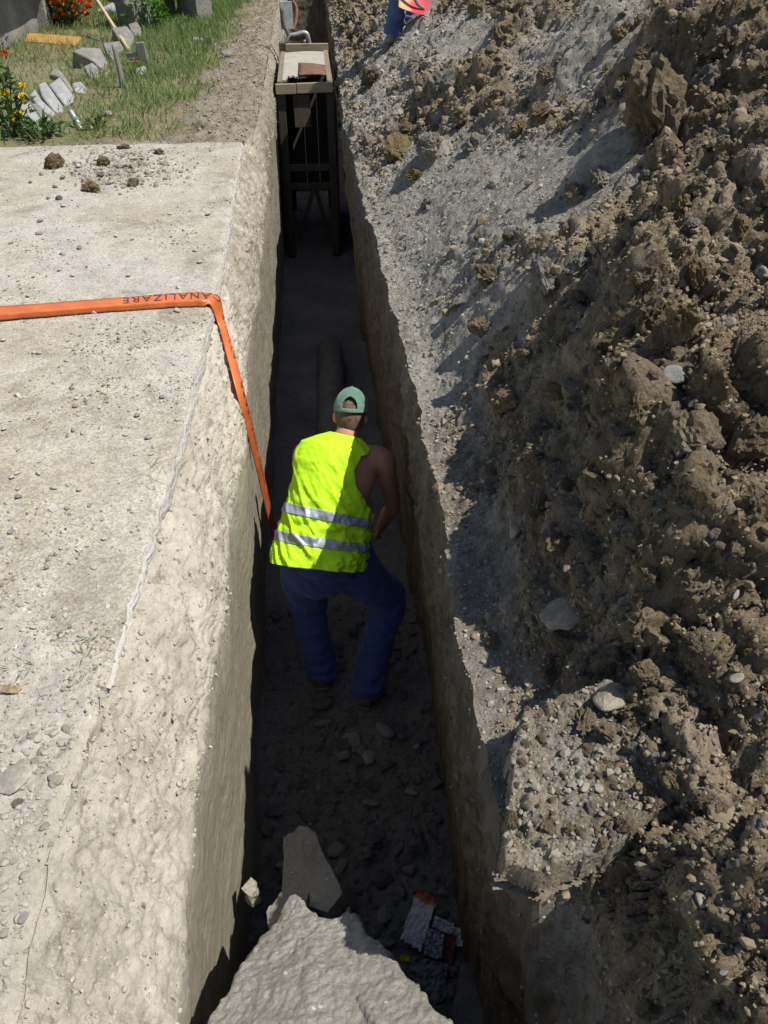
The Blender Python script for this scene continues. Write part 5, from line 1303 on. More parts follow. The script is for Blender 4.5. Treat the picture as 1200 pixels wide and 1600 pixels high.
# ------------------------------------------------------------------ warning tape
def tape():
    m, nt, b = new_mat('orange_tape'); co = coords(nt)
    c = ramp(nt, noise(nt, co, 6, 5, .6), [(.3, (.52, .125, .04)), (.7, (.70, .19, .05))]); nt.links.new(c, b.inputs['Base Color']); b.inputs['Roughness'].default_value = .38; b.inputs['Specular IOR Level'].default_value = .5
    bumps(nt, b, [(noise(nt, co, 9, 4, .5), .4, .02)])
    ink = plain('black_print', (.10, .042, .028), .5)
    # stations: (back edge, crease, front edge), running from the floor up, over the slab edge and away along the pavement
    A = []
    def st(p, across, w1, w2, n, lift=0.0): A.append((p - across * w1, p + n * lift, p + across * w2))
    yE = at_z(332, 468, .02).y
    hang = [(455, 985, -.36, -1.9), (440, 900, -.40, None), (425, 820, -.405, None), (414, 770, -.405, None), (398, 700, -.405, None), (378, 620, -.425, None), (358, 545, -.48, None), (346, 502, -.525, None)]
    first = True
    for px, py, x, z in hang:
        p = at_x(px, py, x + .012)
        st(p, VV((-.25, -.95, -.1)).normalized(), .042, .044, VV((.9, 0, .4)), .005)
    st(at_z(333, 470, .015) + VV((.008, 0, 0)), VV((-.42, -.9, -.05)).normalized(), .046, .046, VV((.5, 0, .9)), .004)
    for px, pu, pl in ((318, 457, 479), (300, 457, 479), (260, 459, 481), (200, 464, 485), (140, 468, 489), (80, 473, 494), (20, 477, 499), (-60, 482, 506), (-200, 492, 512), (-420, 508, 530)):
        a = at_z(px, pu, .026); c_ = at_z(px, (pu * .42 + pl * .58), .034); d = at_z(px, pl, .006); A.append((a, c_, d))
    # resample
    E0, E1, E2 = (np.array(catmull([tuple(s[i]) for s in A], 10)) for i in range(3))
    n = len(E1); V = []; F = []; cols = 9
    def cross(i, v):        # v -1 (back edge) .. 0 (crease) .. 1 (front edge)
        e = E1[i] * (1 - abs(v)) + (E0[i] if v < 0 else E2[i]) * abs(v)
        return e
    ww = np.arange(n) * .23
    jj = np.stack([0.004 * fbm(ww * 1.1, ww * 0 + q, 3, 400 + q) for q in range(3)], 1)
    E0 = E0 + np.stack([0 * ww, jj[:, 0], jj[:, 0] * .8], 1); E1 = E1 + np.stack([0 * ww, jj[:, 1], jj[:, 1]], 1); E2 = E2 + np.stack([0 * ww, jj[:, 2] * 1.5, np.abs(jj[:, 2]) * .5], 1)
    for i in range(n):
        for k in range(cols): V.append(cross(i, -1 + 2 * k / (cols - 1)))
    for i in range(n - 1):
        for k in range(cols - 1): a = i * cols + k; F.append([a, a + 1, a + cols + 1, a + cols])
    root = VV(E1[n // 2]); V = [VV(v) - root for v in V]
    t = empty('warning_tape', root, 'orange warning tape printed in black, laid over the pavement and hanging into the trench', 'tape')
    rb = link('ribbon', py_mesh('ribbon', V, F, True), m, t); so = rb.modifiers.new('thickness', 'SOLIDIFY'); so.thickness = .0012; so.offset = 0
    S = np.concatenate([[0], np.cumsum(np.linalg.norm(np.diff(E1, axis=0), axis=1))])
    # print: read from the trench upwards, letter tops towards the viewer's side, all on the upper half
    cu = bpy.data.curves.new('print', 'FONT'); cu.body = 'ATENTIE  CANALIZARE'; cu.size = .068; cu.space_character = 1.25; cu.resolution_u = 3
    ob = bpy.data.objects.new('tmp', cu); COL.objects.link(ob); dg = bpy.context.evaluated_depsgraph_get(); dg.update()
    me = bpy.data.meshes.new_from_object(ob.evaluated_get(dg)); bpy.data.objects.remove(ob)
    bm = bmesh.new(); bm.from_mesh(me); bmesh.ops.triangulate(bm, faces=bm.faces)
    for _ in range(3):
        es = [e for e in bm.edges if e.calc_length() > .02]
        if es: bmesh.ops.subdivide_edges(bm, edges=es, cuts=1); bmesh.ops.triangulate(bm, faces=bm.faces)
    xs = [v.co.x for v in bm.verts]; W = max(xs)
    # fold lies where station 9 is; the word CANALIZARE's second letter sits there
    s_fold = float(np.interp(8 * 10 - 3, np.arange(n), S)) + .075
    base_co = [v.co.copy() for v in bm.verts]
    letters = {}
    probe = W * (1 - 9.05 / 19.0)
    for rep, name in ((-2, 'print'), (-1, 'print'), (0, 'print'), (1, 'print'), (2, 'print')):
        bb = bm.copy(); bb.verts.ensure_lookup_table(); gone = []
        for v, c0 in zip(bb.verts, base_co):
            s = s_fold + (c0.x - probe) * 1.0 + rep * (W + (.62 if rep > 0 else .12))
            if s < 0.02 or s > S[-1] - .02: gone.append(v); continue
            i = float(np.interp(s, S, np.arange(n))); k = min(int(i), n - 2); fr = i - k
            vv = -0.92 + .86 * (c0.y / .055)
            p = cross(k, vv) * (1 - fr) + cross(k + 1, vv) * fr
            tan = E1[k + 1] - E1[k]; ac = cross(k, -.1) - cross(k, -.9); nn = np.cross(tan, ac); nn = nn / (np.linalg.norm(nn) + 1e-9)
            v.co = VV(p + nn * .0022) - root
        bmesh.ops.delete(bb, geom=gone, context='VERTS')
        left_ = set(bb.faces)
        while left_:                                   # one object for each letter
            isl = []; todo = [left_.pop()]
            while todo:
                q = todo.pop(); isl.append(q)
                for e in q.edges:
                    for q2 in e.link_faces:
                        if q2 in left_: left_.discard(q2); todo.append(q2)
            vs_i = {}; fl = []
            for q in isl: fl.append([vs_i.setdefault(v, len(vs_i)) for v in q.verts])
            link('letter', py_mesh('letter', [v.co for v in vs_i], fl), ink, rb)
        bb.free()
    bm.free()
tape()

# ------------------------------------------------------------------ litter in the trench
def litter():
    def sheet(name, c, ux, uy, mat, label, cat, seed, amp, nx=18, ny=26):
        V = []; F = []
        u, v = np.meshgrid(np.linspace(-1, 1, nx), np.linspace(-1, 1, ny), indexing='ij')
        h = amp * (1 - np.abs(fbm(u * 1.6 + seed, v * 1.9, 4, seed)) * 2.5) + amp * .5 * fbm(u * 5, v * 5, 3, seed + 1)
        jag = 1 + .10 * perlin(v * 6, u * 0 + seed, seed + 2) * (np.abs(u) > .9)
        ez = ux.cross(uy).normalized()
        if ez.z < 0: ez = -ez
        for i in range(nx):
            for j in range(ny): V.append(ux * float(u[i, j] * jag[i, j]) + uy * float(v[i, j] * (1 + .12 * float(perlin(np.array([u[i, j] * 5]), np.array([seed * 1.7]), seed)[0]) * (v[i, j] < -.8))) + ez * float(h[i, j]))
        for i in range(nx - 1):
            for j in range(ny - 1): a = i * ny + j; F.append([a, a + 1, a + ny + 1, a + ny])
        o = link(name, py_mesh(name, V, F, False), mat, None, c); so = o.modifiers.new('thickness', 'SOLIDIFY'); so.thickness = .0012
        return tag(o, label, cat)
    m, nt, b = new_mat('printed_packet'); co = coords(nt); sp_ = nt.nodes.new('ShaderNodeSeparateXYZ'); nt.links.new(co, sp_.inputs[0])
    t = mapr(nt, math_(nt, 'ADD', math_(nt, 'ADD', math_(nt, 'MULTIPLY', sp_.outputs[0], .55), math_(nt, 'MULTIPLY', sp_.outputs[1], .83)), math_(nt, 'MULTIPLY', math_(nt, 'SUBTRACT', noise(nt, co, 18, 3, .5), .5), .05)), -.14, .14)
    c = ramp(nt, t, [(0.0, (.62, .64, .70)), (.72, (.68, .69, .74)), (.74, (.5, .42, .08)), (.79, (.42, .14, .09)), (.88, (.42, .13, .09)), (.90, (.66, .66, .7))])
    nt.links.new(c, b.inputs['Base Color']); b.inputs['Roughness'].default_value = .35
    grey = plain('silvery_film', (.42, .46, .55), .35, .3, .5, s=10); red = plain('red_film', (.30, .09, .08), .5); yel = plain('yellow_scrap', (.55, .45, .06), .6); wht = plain('white_film', (.68, .69, .72), .5)
    q = lambda px, py, h=.03: (lambda p: p + VV((0, 0, h)))(hit(T_PIT, px, py)[0])
    p = q(655, 1447, .07); s = px_size(p)
    def ax(dx, dy, tilt): v = VV(_rt) * dx - VV((0, 1, 0)) * dy * 1.25; return (v + VV((0, 0, tilt))) * s
    sheet('crisp_packet', p, ax(14, 9, 4), ax(17, -28, 8), m, 'crumpled white packet with red and yellow print on the trench floor', 'packet', 3, .014)
    sheet('plastic_scrap', q(678, 1478), ax(13, 2, 0), ax(4, -13, 8), grey, 'silvery blue film scrap below the printed packet', 'litter', 5, .018, 12, 14)
    sheet('plastic_scrap', q(692, 1453, .05), ax(14, 5, 0), ax(3, -5, 4), wht, 'white curled scrap right of the printed packet', 'litter', 7, .016, 12, 10)
    sheet('plastic_scrap', q(702, 1500), ax(5, 3, 0), ax(9, -24, 8), red, 'narrow red plastic strip right of the silvery scrap', 'litter', 9, .014, 10, 16)
    sheet('paper_scrap', q(716, 1470, .04), ax(9, 2, 3), ax(2, -9, 5), wht, 'small white scrap at the end of the red strip', 'litter', 13, .012, 8, 10)
    sheet('plastic_scrap', q(668, 1530), ax(26, 4, 0), ax(6, -16, 4), plain('dull_film', (.2, .21, .24), .5, s=12), 'dull grey torn film under the red strip', 'litter', 11, .02, 14, 12)
    sheet('leaf', q(633, 1500, .02), ax(7, 1, 0), ax(1, -3, 1), yel, 'yellow leaf lying left of the silvery scrap', 'leaf', 15, .004, 8, 6)
    lf = hit(T_LEFT, 20, 1082); p = lf[0] + VV((0, 0, .012)); s = px_size(p)
    sheet('leaf', p, VV((15 * s, -.004, .0)), VV((.004, .008, .004)), plain('dry_leaf', (.33, .25, .15), .8, vary=.3, s=60), 'dry ochre leaf on the gravelly path', 'leaf', 17, .004, 10, 6)
litter()
# ------------------------------------------------------------------ garden behind the pavement
def leaf_cloud(P, D, L, W, seed, fold=0.25):
    """many leaves: P (n,3) roots, D (n,3) directions, lengths, widths; two quads per leaf"""
    g = np.random.default_rng(seed); n = len(P)
    D = D / (np.linalg.norm(D, axis=1)[:, None] + 1e-9); r = g.normal(size=(n, 3)); S = np.cross(D, r); S /= np.linalg.norm(S, axis=1)[:, None] + 1e-9
    U = np.cross(S, D); L = L[:, None]; W = W[:, None]
    a = P; b = P + D * L * .45 + S * W * .5 + U * W * fold; c = P + D * L; d = P + D * L * .45 - S * W * .5 + U * W * fold; m = P + D * L * .5
    V = np.stack([a, b, c, d, m], 1).reshape(-1, 3)
    i = np.arange(n)[:, None] * 5
    F = np.concatenate([i + np.array([[0, 1, 4]]), i + np.array([[1, 2, 4]]), i + np.array([[0, 4, 3]]), i + np.array([[4, 2, 3]])])
    return V, F
def leaf_mat(name, cols, rough=.55):
    m, nt, b = new_mat(name); co = coords(nt)
    n = N(nt, 'ShaderNodeTexWhiteNoise'); n.noise_dimensions = '1D'
    ge = nt.nodes.new('ShaderNodeNewGeometry'); c = ramp(nt, ge.outputs['Random Per Island'], [(i / (len(cols) - 1), k) for i, k in enumerate(cols)])
    nt.links.new(c, b.inputs['Base Color']); b.inputs['Roughness'].default_value = rough
    b.inputs['Subsurface Weight'].default_value = 0.0
    tr = nt.nodes.new('ShaderNodeBsdfTranslucent'); nt.links.new(c, tr.inputs[0]); mx = nt.nodes.new('ShaderNodeMixShader'); mx.inputs[0].default_value = .3
    nt.links.new(b.outputs[0], mx.inputs[1]); nt.links.new(tr.outputs[0], mx.inputs[2]); nt.links.new(mx.outputs[0], nt.nodes['Material Output'].inputs[0])
    return m
M['grass'] = leaf_mat('grass_blades', [(.09, .17, .04), (.14, .235, .06), (.20, .30, .095), (.33, .33, .16)], .7)
M['dry'] = leaf_mat('dry_grass', [(.30, .245, .12), (.42, .355, .2), (.22, .17, .09)], .85)
M['leaf'] = leaf_mat('plant_leaves', [(.035, .075, .018), (.07, .13, .03), (.12, .19, .05)], .5)
M['leaf_bright'] = leaf_mat('bright_leaves', [(.07, .16, .02), (.13, .26, .04)], .5)
M['orange_petal'] = plain('orange_petals', (.80, .16, .02), .6, vary=.2, s=60); M['yellow_petal'] = plain('yellow_petals', (.85, .66, .02), .6, vary=.1, s=60); M['stem'] = plain('plant_stem', (.08, .12, .04), .7)
def scatter_garden(n, wfn, seed):
    g = np.random.default_rng(seed); P = PG.reshape(-1, 3); px, py = project(P); ok = (px > -40) & (px < 480) & (py > -40) & (py < 240)
    # weight by ground area so that cover is even
    w = ok * wfn(P) * (0.02 + (P[:, 1] - 6.8) * .045) * (0.02 + (edge_l(P[:, 1]) - P[:, 0]) * .014) ; w = np.clip(w, 0, None)
    i = g.choice(len(P), n, p=w / w.sum()); return P[i] + g.normal(0, .02, (n, 3)) * np.array([1, 1, 0])
def green_w(P):
    px, py = project(P); lane = 1.4 * np.exp(-((px - (335 - (py) * .70)) / 75) ** 2)
    left = .35 * (px < 240); back = .5 * (py < 50)
    return (lane + left + back) * (1 - garden_loose(P[:, 0], P[:, 1])) * (.4 + np.clip(fbm(P[:, 0] * 1.3, P[:, 1] * 1.3, 3, 161) + .4, 0, 1))
g_ = np.random.default_rng(77)
P = scatter_garden(60000, green_w, 71); D = g_.normal(0, .55, P.shape); D[:, 2] = 1
V, F = leaf_cloud(P - np.array([0, 0, .01]), D, g_.uniform(.05, .17, len(P)), g_.uniform(.006, .013, len(P)), 72)
tag(link('grass', np_mesh('grass', V, F, False), M['grass']), 'green lawn grass growing between the pavement and the garden wall', 'grass', kind='stuff')
P = scatter_garden(9000, lambda P: (.25 + 1.3 * (project(P)[0] < 170)) * (.15 + np.clip(fbm(P[:, 0] * 1.7, P[:, 1] * 1.7, 3, 163) + .3, 0, 1)) + .5 * garden_loose(P[:, 0], P[:, 1]), 73); D = g_.normal(0, 1.0, P.shape); D[:, 2] = np.abs(D[:, 2]) * .45 + .1
V, F = leaf_cloud(P, D, g_.uniform(.06, .20, len(P)), g_.uniform(.005, .011, len(P)), 74)
tag(link('dry_grass', np_mesh('dry_grass', V, F, False), M['dry']), 'dry straw coloured grass lying over the garden soil', 'dry grass', kind='stuff')
# a few tufts and dry twigs in front
P = []; 
for px, py in ((128, 1012), (15, 1040), (125, 1052), (30, 1050)):
    p = hit(T_LEFT, px, py)[0]; P += [np.array(p) + g_.normal(0, .02, 3) * np.array([1, 1, 0]) for _ in range(7)]
P = np.array(P); D = g_.normal(0, .8, P.shape); D[:, 2] = .7
V, F = leaf_cloud(P, D, g_.uniform(.02, .055, len(P)), g_.uniform(.0025, .004, len(P)), 75)
tag(link('grass_tufts', np_mesh('grass_tufts', V, F, False), M['grass']), 'sparse green grass sprouts at the near end of the pavement', 'grass', kind='stuff')
P = []
for px, py, n in ((235, 735, 5), (250, 728, 5), (225, 745, 4), (130, 1055, 4), (190, 1060, 4)):
    p = hit(T_LEFT, px, py)[0]
    if p is not None: P += [np.array(p) + g_.normal(0, .02, 3) * np.array([1, 1, 0]) + np.array([0, 0, .008]) for _ in range(n)]
P = np.array(P); D = g_.normal(0, 1, P.shape); D[:, 2] = .12
V, F = leaf_cloud(P, D, g_.uniform(.05, .13, len(P)), g_.uniform(.002, .003, len(P)), 76)
tag(link('dry_stalks', np_mesh('dry_stalks', V, F, False), M['dry']), 'thin dry stalks lying at the pavement edge', 'dry grass', kind='stuff')

def G(px, py): return hit(T_LEFT, px, py)[0]
def flowerhead(name, p, r, mat, parent, o, seed):
    g = np.random.default_rng(seed); n = 26; a = g.uniform(0, 6.28, n); e = g.uniform(.0, 1.2, n)
    D = np.stack([np.cos(a) * np.cos(e), np.sin(a) * np.cos(e), np.sin(e)], -1)
    V, F = leaf_cloud(np.tile(np.array(p - o), (n, 1)), D, np.full(n, r), np.full(n, r * .8), seed); link(name, np_mesh(name, V, F, False), mat, parent)
def flower_plant(name, base, label, h, rad, nl, leafL, mat_l, mat_p, heads, seed, hr):
    root = empty(name, base, label, 'plant'); o = VV(base); g = np.random.default_rng(seed)
    n = nl; t = g.uniform(.03, 1, n); a = g.uniform(0, 6.28, n); r = rad * np.sqrt(g.uniform(0, 1, n)) * (.55 + .45 * np.sin(np.clip(t * 1.1, 0, 1) * math.pi)) * (1 + .3 * np.sin(a * 3 + seed))
    P = np.stack([np.cos(a) * r, np.sin(a) * r, t * h], -1); D = np.stack([np.cos(a), np.sin(a), g.uniform(-.2, 1.0, n)], -1) + g.normal(0, .5, (n, 3))
    V, F = leaf_cloud(P, D, leafL * g.uniform(.6, 1.3, n), leafL * .45 * g.uniform(.6, 1.3, n), seed + 1); link('foliage', np_mesh('foliage', V, F, False), mat_l, root)
    st = []
    for k in range(9):
        aa = g.uniform(0, 6.28); q = VV((math.cos(aa) * rad * .7, math.sin(aa) * rad * .7, h * g.uniform(.6, 1)))
        st.append(tube([VV((q.x * .15, q.y * .15, -.02)), q * .5 + VV((0, 0, .05 * h)), q], [.008, .006, .003], 6, (0, 1, 0), 3))
    for k, q in enumerate(heads):
        q = q - o; st.append(tube([VV((q.x * .3, q.y * .3, q.z * .3)), VV((q.x * .7, q.y * .7, q.z * .75)), q], [.006, .005, .003], 6, (0, 1, 0), 3))
    V, F = merge(st); link('stem', py_mesh('stem', V, F, True), M['stem'], root)
    for k, q in enumerate(heads): flowerhead('flower', q, hr * random.Random(k + seed).uniform(.75, 1.2), mat_p, root, o, seed + 10 + k)
    return root
bB = G(103, 42); s = px_size(bB); rdm = random.Random(31)
hd = [at_y(px, py, bB.y + rdm.uniform(-.35, .1)) for px, py in ((82, 6), (92, 6), (104, 2), (117, 4), (128, 4), (93, 17), (100, 24), (106, 28), (116, 12), (133, 8), (139, 12), (129, 17), (136, 23), (92, 36), (97, 40), (110, -4), (88, -6), (124, -8), (136, -2), (116, 22), (102, 10), (86, 28), (140, 3))]
flower_plant('marigold_bush', bB, 'orange flowering bush beside the garden wall', 1.05, 32 * s, 2600, .075, M['leaf'], M['orange_petal'], hd, 5, .055)
yB_ = G(20, 214); hd = [at_y(px, py, yB_.y + rdm.uniform(-.1, .05)) for px, py in ((35, 136), (36, 152), (6, 146), (30, 179), (20, 191), (2, 184), (3, 226), (12, 150))]
flower_plant('yellow_flower_plant', yB_, 'yellow flowering plant with dark leaves at the corner of the pavement', .52, .20, 420, .07, M['leaf'], M['yellow_petal'], hd, 9, .042)
flower_plant('broad_leaf_weed', G(66, 215), 'low broad leafed weed between yellow flowers and leaning slabs', .12, .16, 130, .085, M['leaf'], M['yellow_petal'], [], 19, .03)
flower_plant('broad_leaf_weed', G(150, 200), 'small dark weed at the pavement end near the white scrap', .10, .08, 50, .06, M['leaf'], M['yellow_petal'], [], 21, .03)
flower_plant('weed_bush', G(240, 46), 'bright green weed growing at the mouth of the culvert', .45, .28, 420, .09, M['leaf_bright'], M['yellow_petal'], [], 23, .03)
flower_plant('orange_flower_plant', G(6, 92), 'few orange flowers growing alone at the foot of the garden wall', .25, .12, 60, .06, M['leaf'], M['orange_petal'], [at_y(7, 84, G(6, 92).y), at_y(5, 92, G(6, 92).y - .05)], 27, .06)

# garden wall with a projecting coping, and its rough end
def garden_wall():
    a = G(2, 82); e = G(62, 47); d = (e - a); d.z = 0; L = d.length; d.normalize(); nrm = VV((d.y, -d.x, 0))
    if nrm.x < 0: nrm = -nrm
    a = a - d * 3; L += 3
    root = empty('garden_wall', a, 'grey rendered garden wall with a shadow casting coping', 'wall')
    ys_ = np.linspace(0, L, 90); zs_ = np.linspace(-.15, .95, 40); Yq, Zq = np.meshgrid(ys_, zs_, indexing='ij')
    rel_ = .02 * fbm(Yq * 2, Zq * 2, 4, 171)
    Pq = np.array(d)[None, None] * Yq[..., None] + np.array(nrm)[None, None] * rel_[..., None] + np.array([0, 0, 1])[None, None] * Zq[..., None]
    grid_obj('render_face', Pq, M['concrete_old'], parent=root, flip=False)
    beam_obj('core', VV((0, 0, .4)) - nrm * .2, d * L - nrm * .2 + VV((0, 0, .4)), .34, 1.1, M['concrete_old'], root)
    beam_obj('coping', VV((0, 0, 1.0)) + nrm * .02, d * (L + .05) + nrm * .02 + VV((0, 0, 1.0)), .78, .11, M['concrete_old'], root)
    pe = d * (L + .16)
    bm = bmesh.new(); beam(bm, pe + VV((0, 0, -.1)) - nrm * .05, pe + VV((0, 0, 1.5)) - nrm * .05, .42, .3, d, .03); bm_obj('end_pier', bm, M['concrete_old'], root)
garden_wall()

# broken slabs leaning on one another, and lumps of old masonry
def block(name, pix, foot, nrm, thick, label, seed, mat='concrete_block', lift=0.0):
    """a slab or block whose visible face lies in one plane through its foot on the ground"""
    n = VV(nrm).normalized(); f = G(*foot) + VV((0, 0, lift)); top = []
    for px, py in pix:
        d = VV(ray(px, py)); t = (f - VV(_C)).dot(n) / d.dot(n); top.append(VV(_C) + d * t)
    c = sum(top, VV()) / len(top); bm = bmesh.new()
    tv = [bm.verts.new(v - c) for v in top]; bv = [bm.verts.new(v - c - n * thick) for v in top]
    bm.faces.new(tv); bm.faces.new(bv[::-1]); k = len(tv)
    for i in range(k): bm.faces.new([tv[i], bv[i], bv[(i + 1) % k], tv[(i + 1) % k]])
    bmesh.ops.recalc_face_normals(bm, faces=bm.faces)
    bmesh.ops.bevel(bm, geom=list(bm.edges), offset=.010, segments=1, affect='EDGES')
    bmesh.ops.triangulate(bm, faces=bm.faces); bmesh.ops.subdivide_edges(bm, edges=[e for e in bm.edges if e.calc_length() > .05], cuts=4, use_grid_fill=True); bmesh.ops.triangulate(bm, faces=bm.faces)
    co = np.array([v.co[:] for v in bm.verts]); nz = .010 * fbm(co[:, 0] * 9 + co[:, 2] * 7, co[:, 1] * 9 - co[:, 2] * 6, 4, seed)
    for v, e in zip(bm.verts, nz): v.co += VV((.4, -.5, .7)) * float(e)
    return tag(bm_obj(name, bm, M[mat], None, False, c), label, 'rubble')
LN = (.42, -.42, .80); UP = (.10, -.30, .95)
SL = [([(31, 161), (47, 160), (66, 188), (67, 203), (46, 216), (37, 205)], (52, 214), LN, .06, 'largest leaning concrete slab next to the yellow flowers', 'concrete_block'),
      ([(47, 161), (57, 160), (86, 194), (78, 193), (66, 186)], (82, 195), LN, .05, 'thin concrete slab edge behind the largest leaning slab', 'concrete_old'),
      ([(47, 149), (54, 137), (64, 154), (88, 177), (80, 184), (58, 163)], (85, 183), LN, .06, 'narrow leaning slab, third from the yellow flowers', 'concrete_block'),
      ([(60, 131), (71, 126), (100, 167), (98, 177), (86, 175), (66, 150)], (95, 178), LN, .07, 'mossy topped leaning slab, fourth from the yellow flowers', 'concrete_block'),
      ([(77, 132), (93, 119), (117, 150), (114, 161), (103, 166)], (110, 166), LN, .06, 'clean grey leaning slab, last of the row', 'concrete_block'),
      ([(78, 116), (82, 107), (90, 106), (97, 112), (115, 140), (112, 145), (94, 120)], (116, 148), LN, .07, 'dark arched slab propped behind the leaning row', 'concrete_old'),
      ([(112, 130), (126, 126), (136, 137), (132, 146), (116, 143)], (124, 147), UP, .16, 'pale rough stone at the end of the leaning slabs', 'concrete_block'),
      ([(113, 79), (130, 73), (157, 75), (168, 98), (166, 108), (158, 108), (145, 95)], (160, 110), (.35, -.45, .82), .30, 'large pale block of old masonry in the lawn', 'concrete_old'),
      ([(130, 103), (144, 97), (153, 105), (153, 121), (141, 121)], (145, 122), (.2, -.5, .84), .25, 'rough boulder in front of the pale masonry block', 'concrete_old'),
      ([(160, 66), (186, 63), (193, 74), (190, 88), (168, 87)], (180, 89), (.1, -.6, .79), .30, 'brown masonry block beside the long pole', 'concrete_old'),
      ([(174, 43), (198, 40), (210, 55), (206, 78), (194, 78), (184, 58)], (204, 79), (.2, -.6, .77), .35, 'stepped masonry block under the long pole', 'concrete_old'),
      ([(200, 37), (213, 33), (221, 44), (220, 58), (207, 56)], (215, 59), (.1, -.7, .70), .35, 'dark rounded block below the steel drum', 'concrete_old'),
      ([(212, 106), (226, 102), (232, 112), (224, 119), (213, 114)], (222, 120), UP, .14, 'small stone beside the short post', 'concrete_block'),
      ([(168, 84), (176, 79), (184, 81), (186, 90), (174, 92)], (180, 93), UP, .14, 'small stone at the foot of the masonry', 'concrete_old'),
      ([(148, 17), (176, 3), (186, 17), (170, 21)], (170, 22), (.05, -.35, .93), .06, 'pale flat concrete piece behind the orange bush', 'concrete_block')]
for i, (pix, foot, nr, th_, lab, mt) in enumerate(SL): block('concrete_block', pix, foot, nr, th_, lab, 200 + i, mt)

def stick(name, a, b, w, t, mat, label, cat):
    r = empty(name, a, label, cat); beam_obj('shaft', VV((0, 0, 0)), b - a, w, t, mat, r, VV((0, 1, .2)), .003); return r
M['plank'] = wood('orange_plank', (.40, .22, .055), (.55, .34, .11), 0); M['greywood'] = wood('grey_stake_wood', (.15, .135, .12), (.26, .24, .215), 2)
a = G(44, 66) + VV((0, 0, .05)); b = G(124, 71) + VV((0, 0, .04)); pk = empty('plank', a, 'orange brown plank lying in the lawn before the garden wall', 'plank')
beam_obj('board', VV((0, 0, 0)), b - a, .17, .035, M['plank'], pk, VV((0, -.55, .8)), .004)
def rodthing(name, pts, rad, mat, label, cat, part):
    o = VV(pts[0]); r = empty(name, o, label, cat); tube_obj(part, [VV(p) - o for p in pts], rad, mat, r, 9, 4); return r
sk = G(192, 138); tp = at_y(177, 71, sk.y + .1); rodthing('stake', [sk - VV((0, 0, .05)), (sk + tp) / 2 + VV((.01, 0, 0)), tp], [.030, .027, .022], M['greywood'], 'weathered grey stake driven in at a slant beside the lawn', 'stake', 'shaft')
pb = G(204, 83); pt = at_y(140, -18, pb.y + 1.5); rodthing('long_pole', [pb, (pb + pt) / 2, pt], [.026, .024, .024], M['pole'], 'long pale wooden pole leaning over the old masonry', 'pole', 'shaft')
sp_ = G(227, 102); r = empty('short_post', sp_, 'short dark post with a pale rail at the lawn edge', 'post'); beam_obj('stub', VV((0, 0, -.1)), VV((-.02, 0, .24)), .10, .08, M['greywood'], r, VV((0, 1, 0))); beam_obj('rail', VV((-.21, .05, .10)), VV((-.06, -.02, .12)), .03, .05, M['concrete_block'], r); beam_obj('rail', VV((-.22, .0, .02)), VV((-.04, -.03, .04)), .03, .04, M['plank'], r)
# steel drum
def drum():
    c = G(207, 26); rr_ = 21 * px_size(c); r = empty('steel_drum', c, 'dark grey steel drum standing behind the masonry', 'drum'); m = plain('dark_steel', (.10, .105, .115), .5, .3, .4, vary=.35, s=5)
    def lathe(nm, prof, tilt=0):
        bm = bmesh.new(); rs = [[bm.verts.new((math.cos(2 * math.pi * k / 36) * q, math.sin(2 * math.pi * k / 36) * q, z)) for k in range(36)] for q, z in prof]
        for A, B in zip(rs, rs[1:]):
            for k in range(36): bm.faces.new([A[k], A[(k + 1) % 36], B[(k + 1) % 36], B[k]])
        bmesh.ops.recalc_face_normals(bm, faces=bm.faces); return bm_obj(nm, bm, m, r, True)
    lathe('shell', [(rr_ * .96, .01), (rr_ * .96, .28), (rr_, .30), (rr_ * .96, .32), (rr_ * .96, .58), (rr_, .60), (rr_ * .96, .62), (rr_ * .96, .88), (rr_ * .9, .88), (rr_ * .9, .05), (.01, .05)])
    lathe('rim', [(rr_ * .97, 0), (rr_ * 1.02, .0), (rr_ * 1.02, .03), (rr_ * .97, .03), (rr_ * .97, 0)]); lathe('rim', [(rr_ * .93, .87), (rr_ * 1.0, .87), (rr_ * 1.0, .9), (rr_ * .93, .9), (rr_ * .93, .87)])
drum()
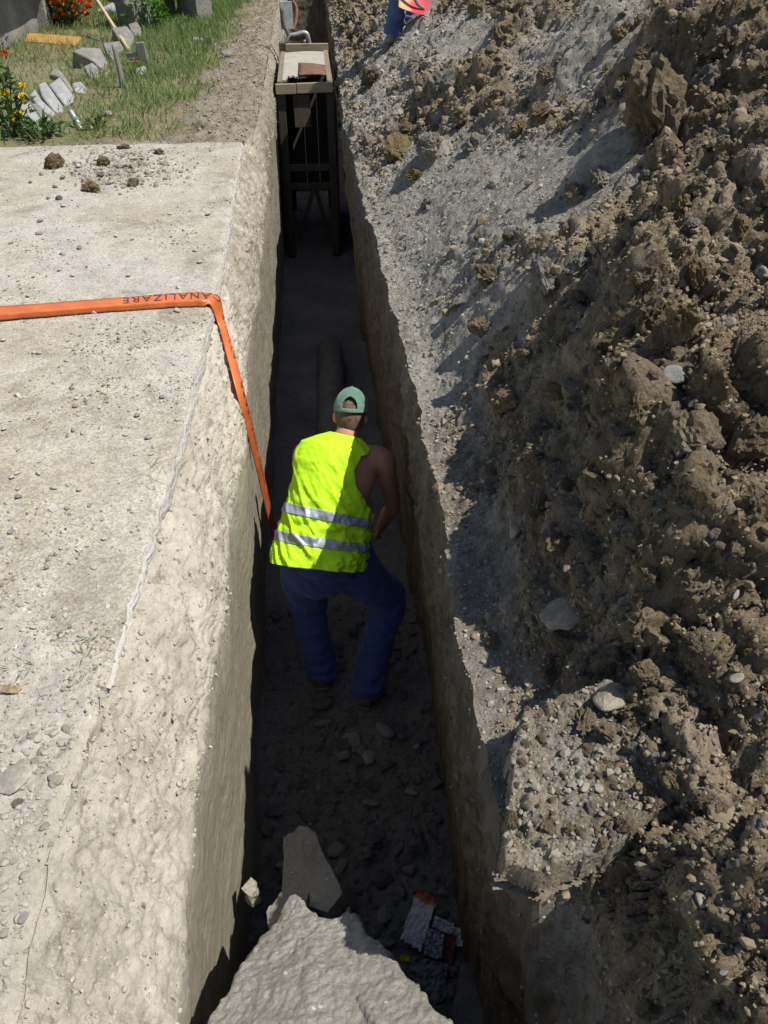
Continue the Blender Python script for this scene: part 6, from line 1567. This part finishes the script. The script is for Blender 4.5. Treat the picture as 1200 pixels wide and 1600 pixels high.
# culvert: a concrete beam over a dark opening, with side walls
def culvert():
    a = G(232, 42); b = G(300, 30); d = (b - a); d.z = 0; d.normalize(); n = VV((-d.y, d.x, 0)); L = (b - a).length
    r = empty('culvert', a, 'low concrete beam bridging a dark culvert opening', 'culvert')
    h = .34
    beam_obj('lintel', VV((0, 0, h + .22)) - d * .35 + n * .25, d * (L + .7) + n * .25 + VV((0, 0, h + .22)), .5, .48, M['concrete_old'], r, bev=.02)
    beam_obj('side_wall', -d * .2 + n * .02 - VV((0, 0, .3)), -d * .2 + n * .02 + VV((0, 0, h)), .3, .5, M['concrete_old'], r, n); beam_obj('side_wall', d * (L + .1) - VV((0, 0, .3)) + n * .02, d * (L + .1) + n * .02 + VV((0, 0, h)), .3, .5, M['concrete_old'], r, n)
    beam_obj('back_wall', n * .45 - d * .2 + VV((0, 0, .05)), n * .45 + d * L + VV((0, 0, .05)), .06, .6, M['concrete_old'], r)
    p = G(285, 27); q = empty('fence_post', p, 'pale wooden post standing against the culvert beam', 'post'); beam_obj('shaft', VV((0, 0, -.1)), VV((.02, .05, 1.2)), .11, .09, M['pole'], q, VV((0, 1, 0)), .006)
culvert()
# capped pipe stub in the grass
p = G(127, 200); tq = p + VV((-.09, .10, .12)); r = empty('pipe_stub', p, 'short grey pipe stub with a green collar in the grass', 'pipe'); tube_obj('barrel', [VV((0, 0, -.02)), (tq - p) * .5, tq - p], [.025, .025, .025], M['steel'], r); tube_obj('collar', [(tq - p) * .40, (tq - p) * .55], [.031, .031], M['cap'], r)
w = G(141, 203); put('stone', CHIPS[2], M['stone'], w, VV((0, 0, 1)), .045, 'white flat scrap of stone in the grass at the pavement end', 'stone', sink=.2)
put('stone', CHIPS[3], M['stone_grey'], G(172, 180), VV((0, 0, 1)), .07, 'grey stone sunk in the grass beside the slanted stake', 'stone', sink=.3)
put('stone', CHIPS[1], M['stone_grey'], G(312, 68), VV((0, 0, 1)), .13, 'flat grey stone in the lawn halfway to the culvert', 'stone', sink=.3)
put('stone', CHIPS[4], M['stone_grey'], G(356, 88), VV((0, 0, 1)), .10, 'dark flat stone where the lawn meets loose earth', 'stone', sink=.3)
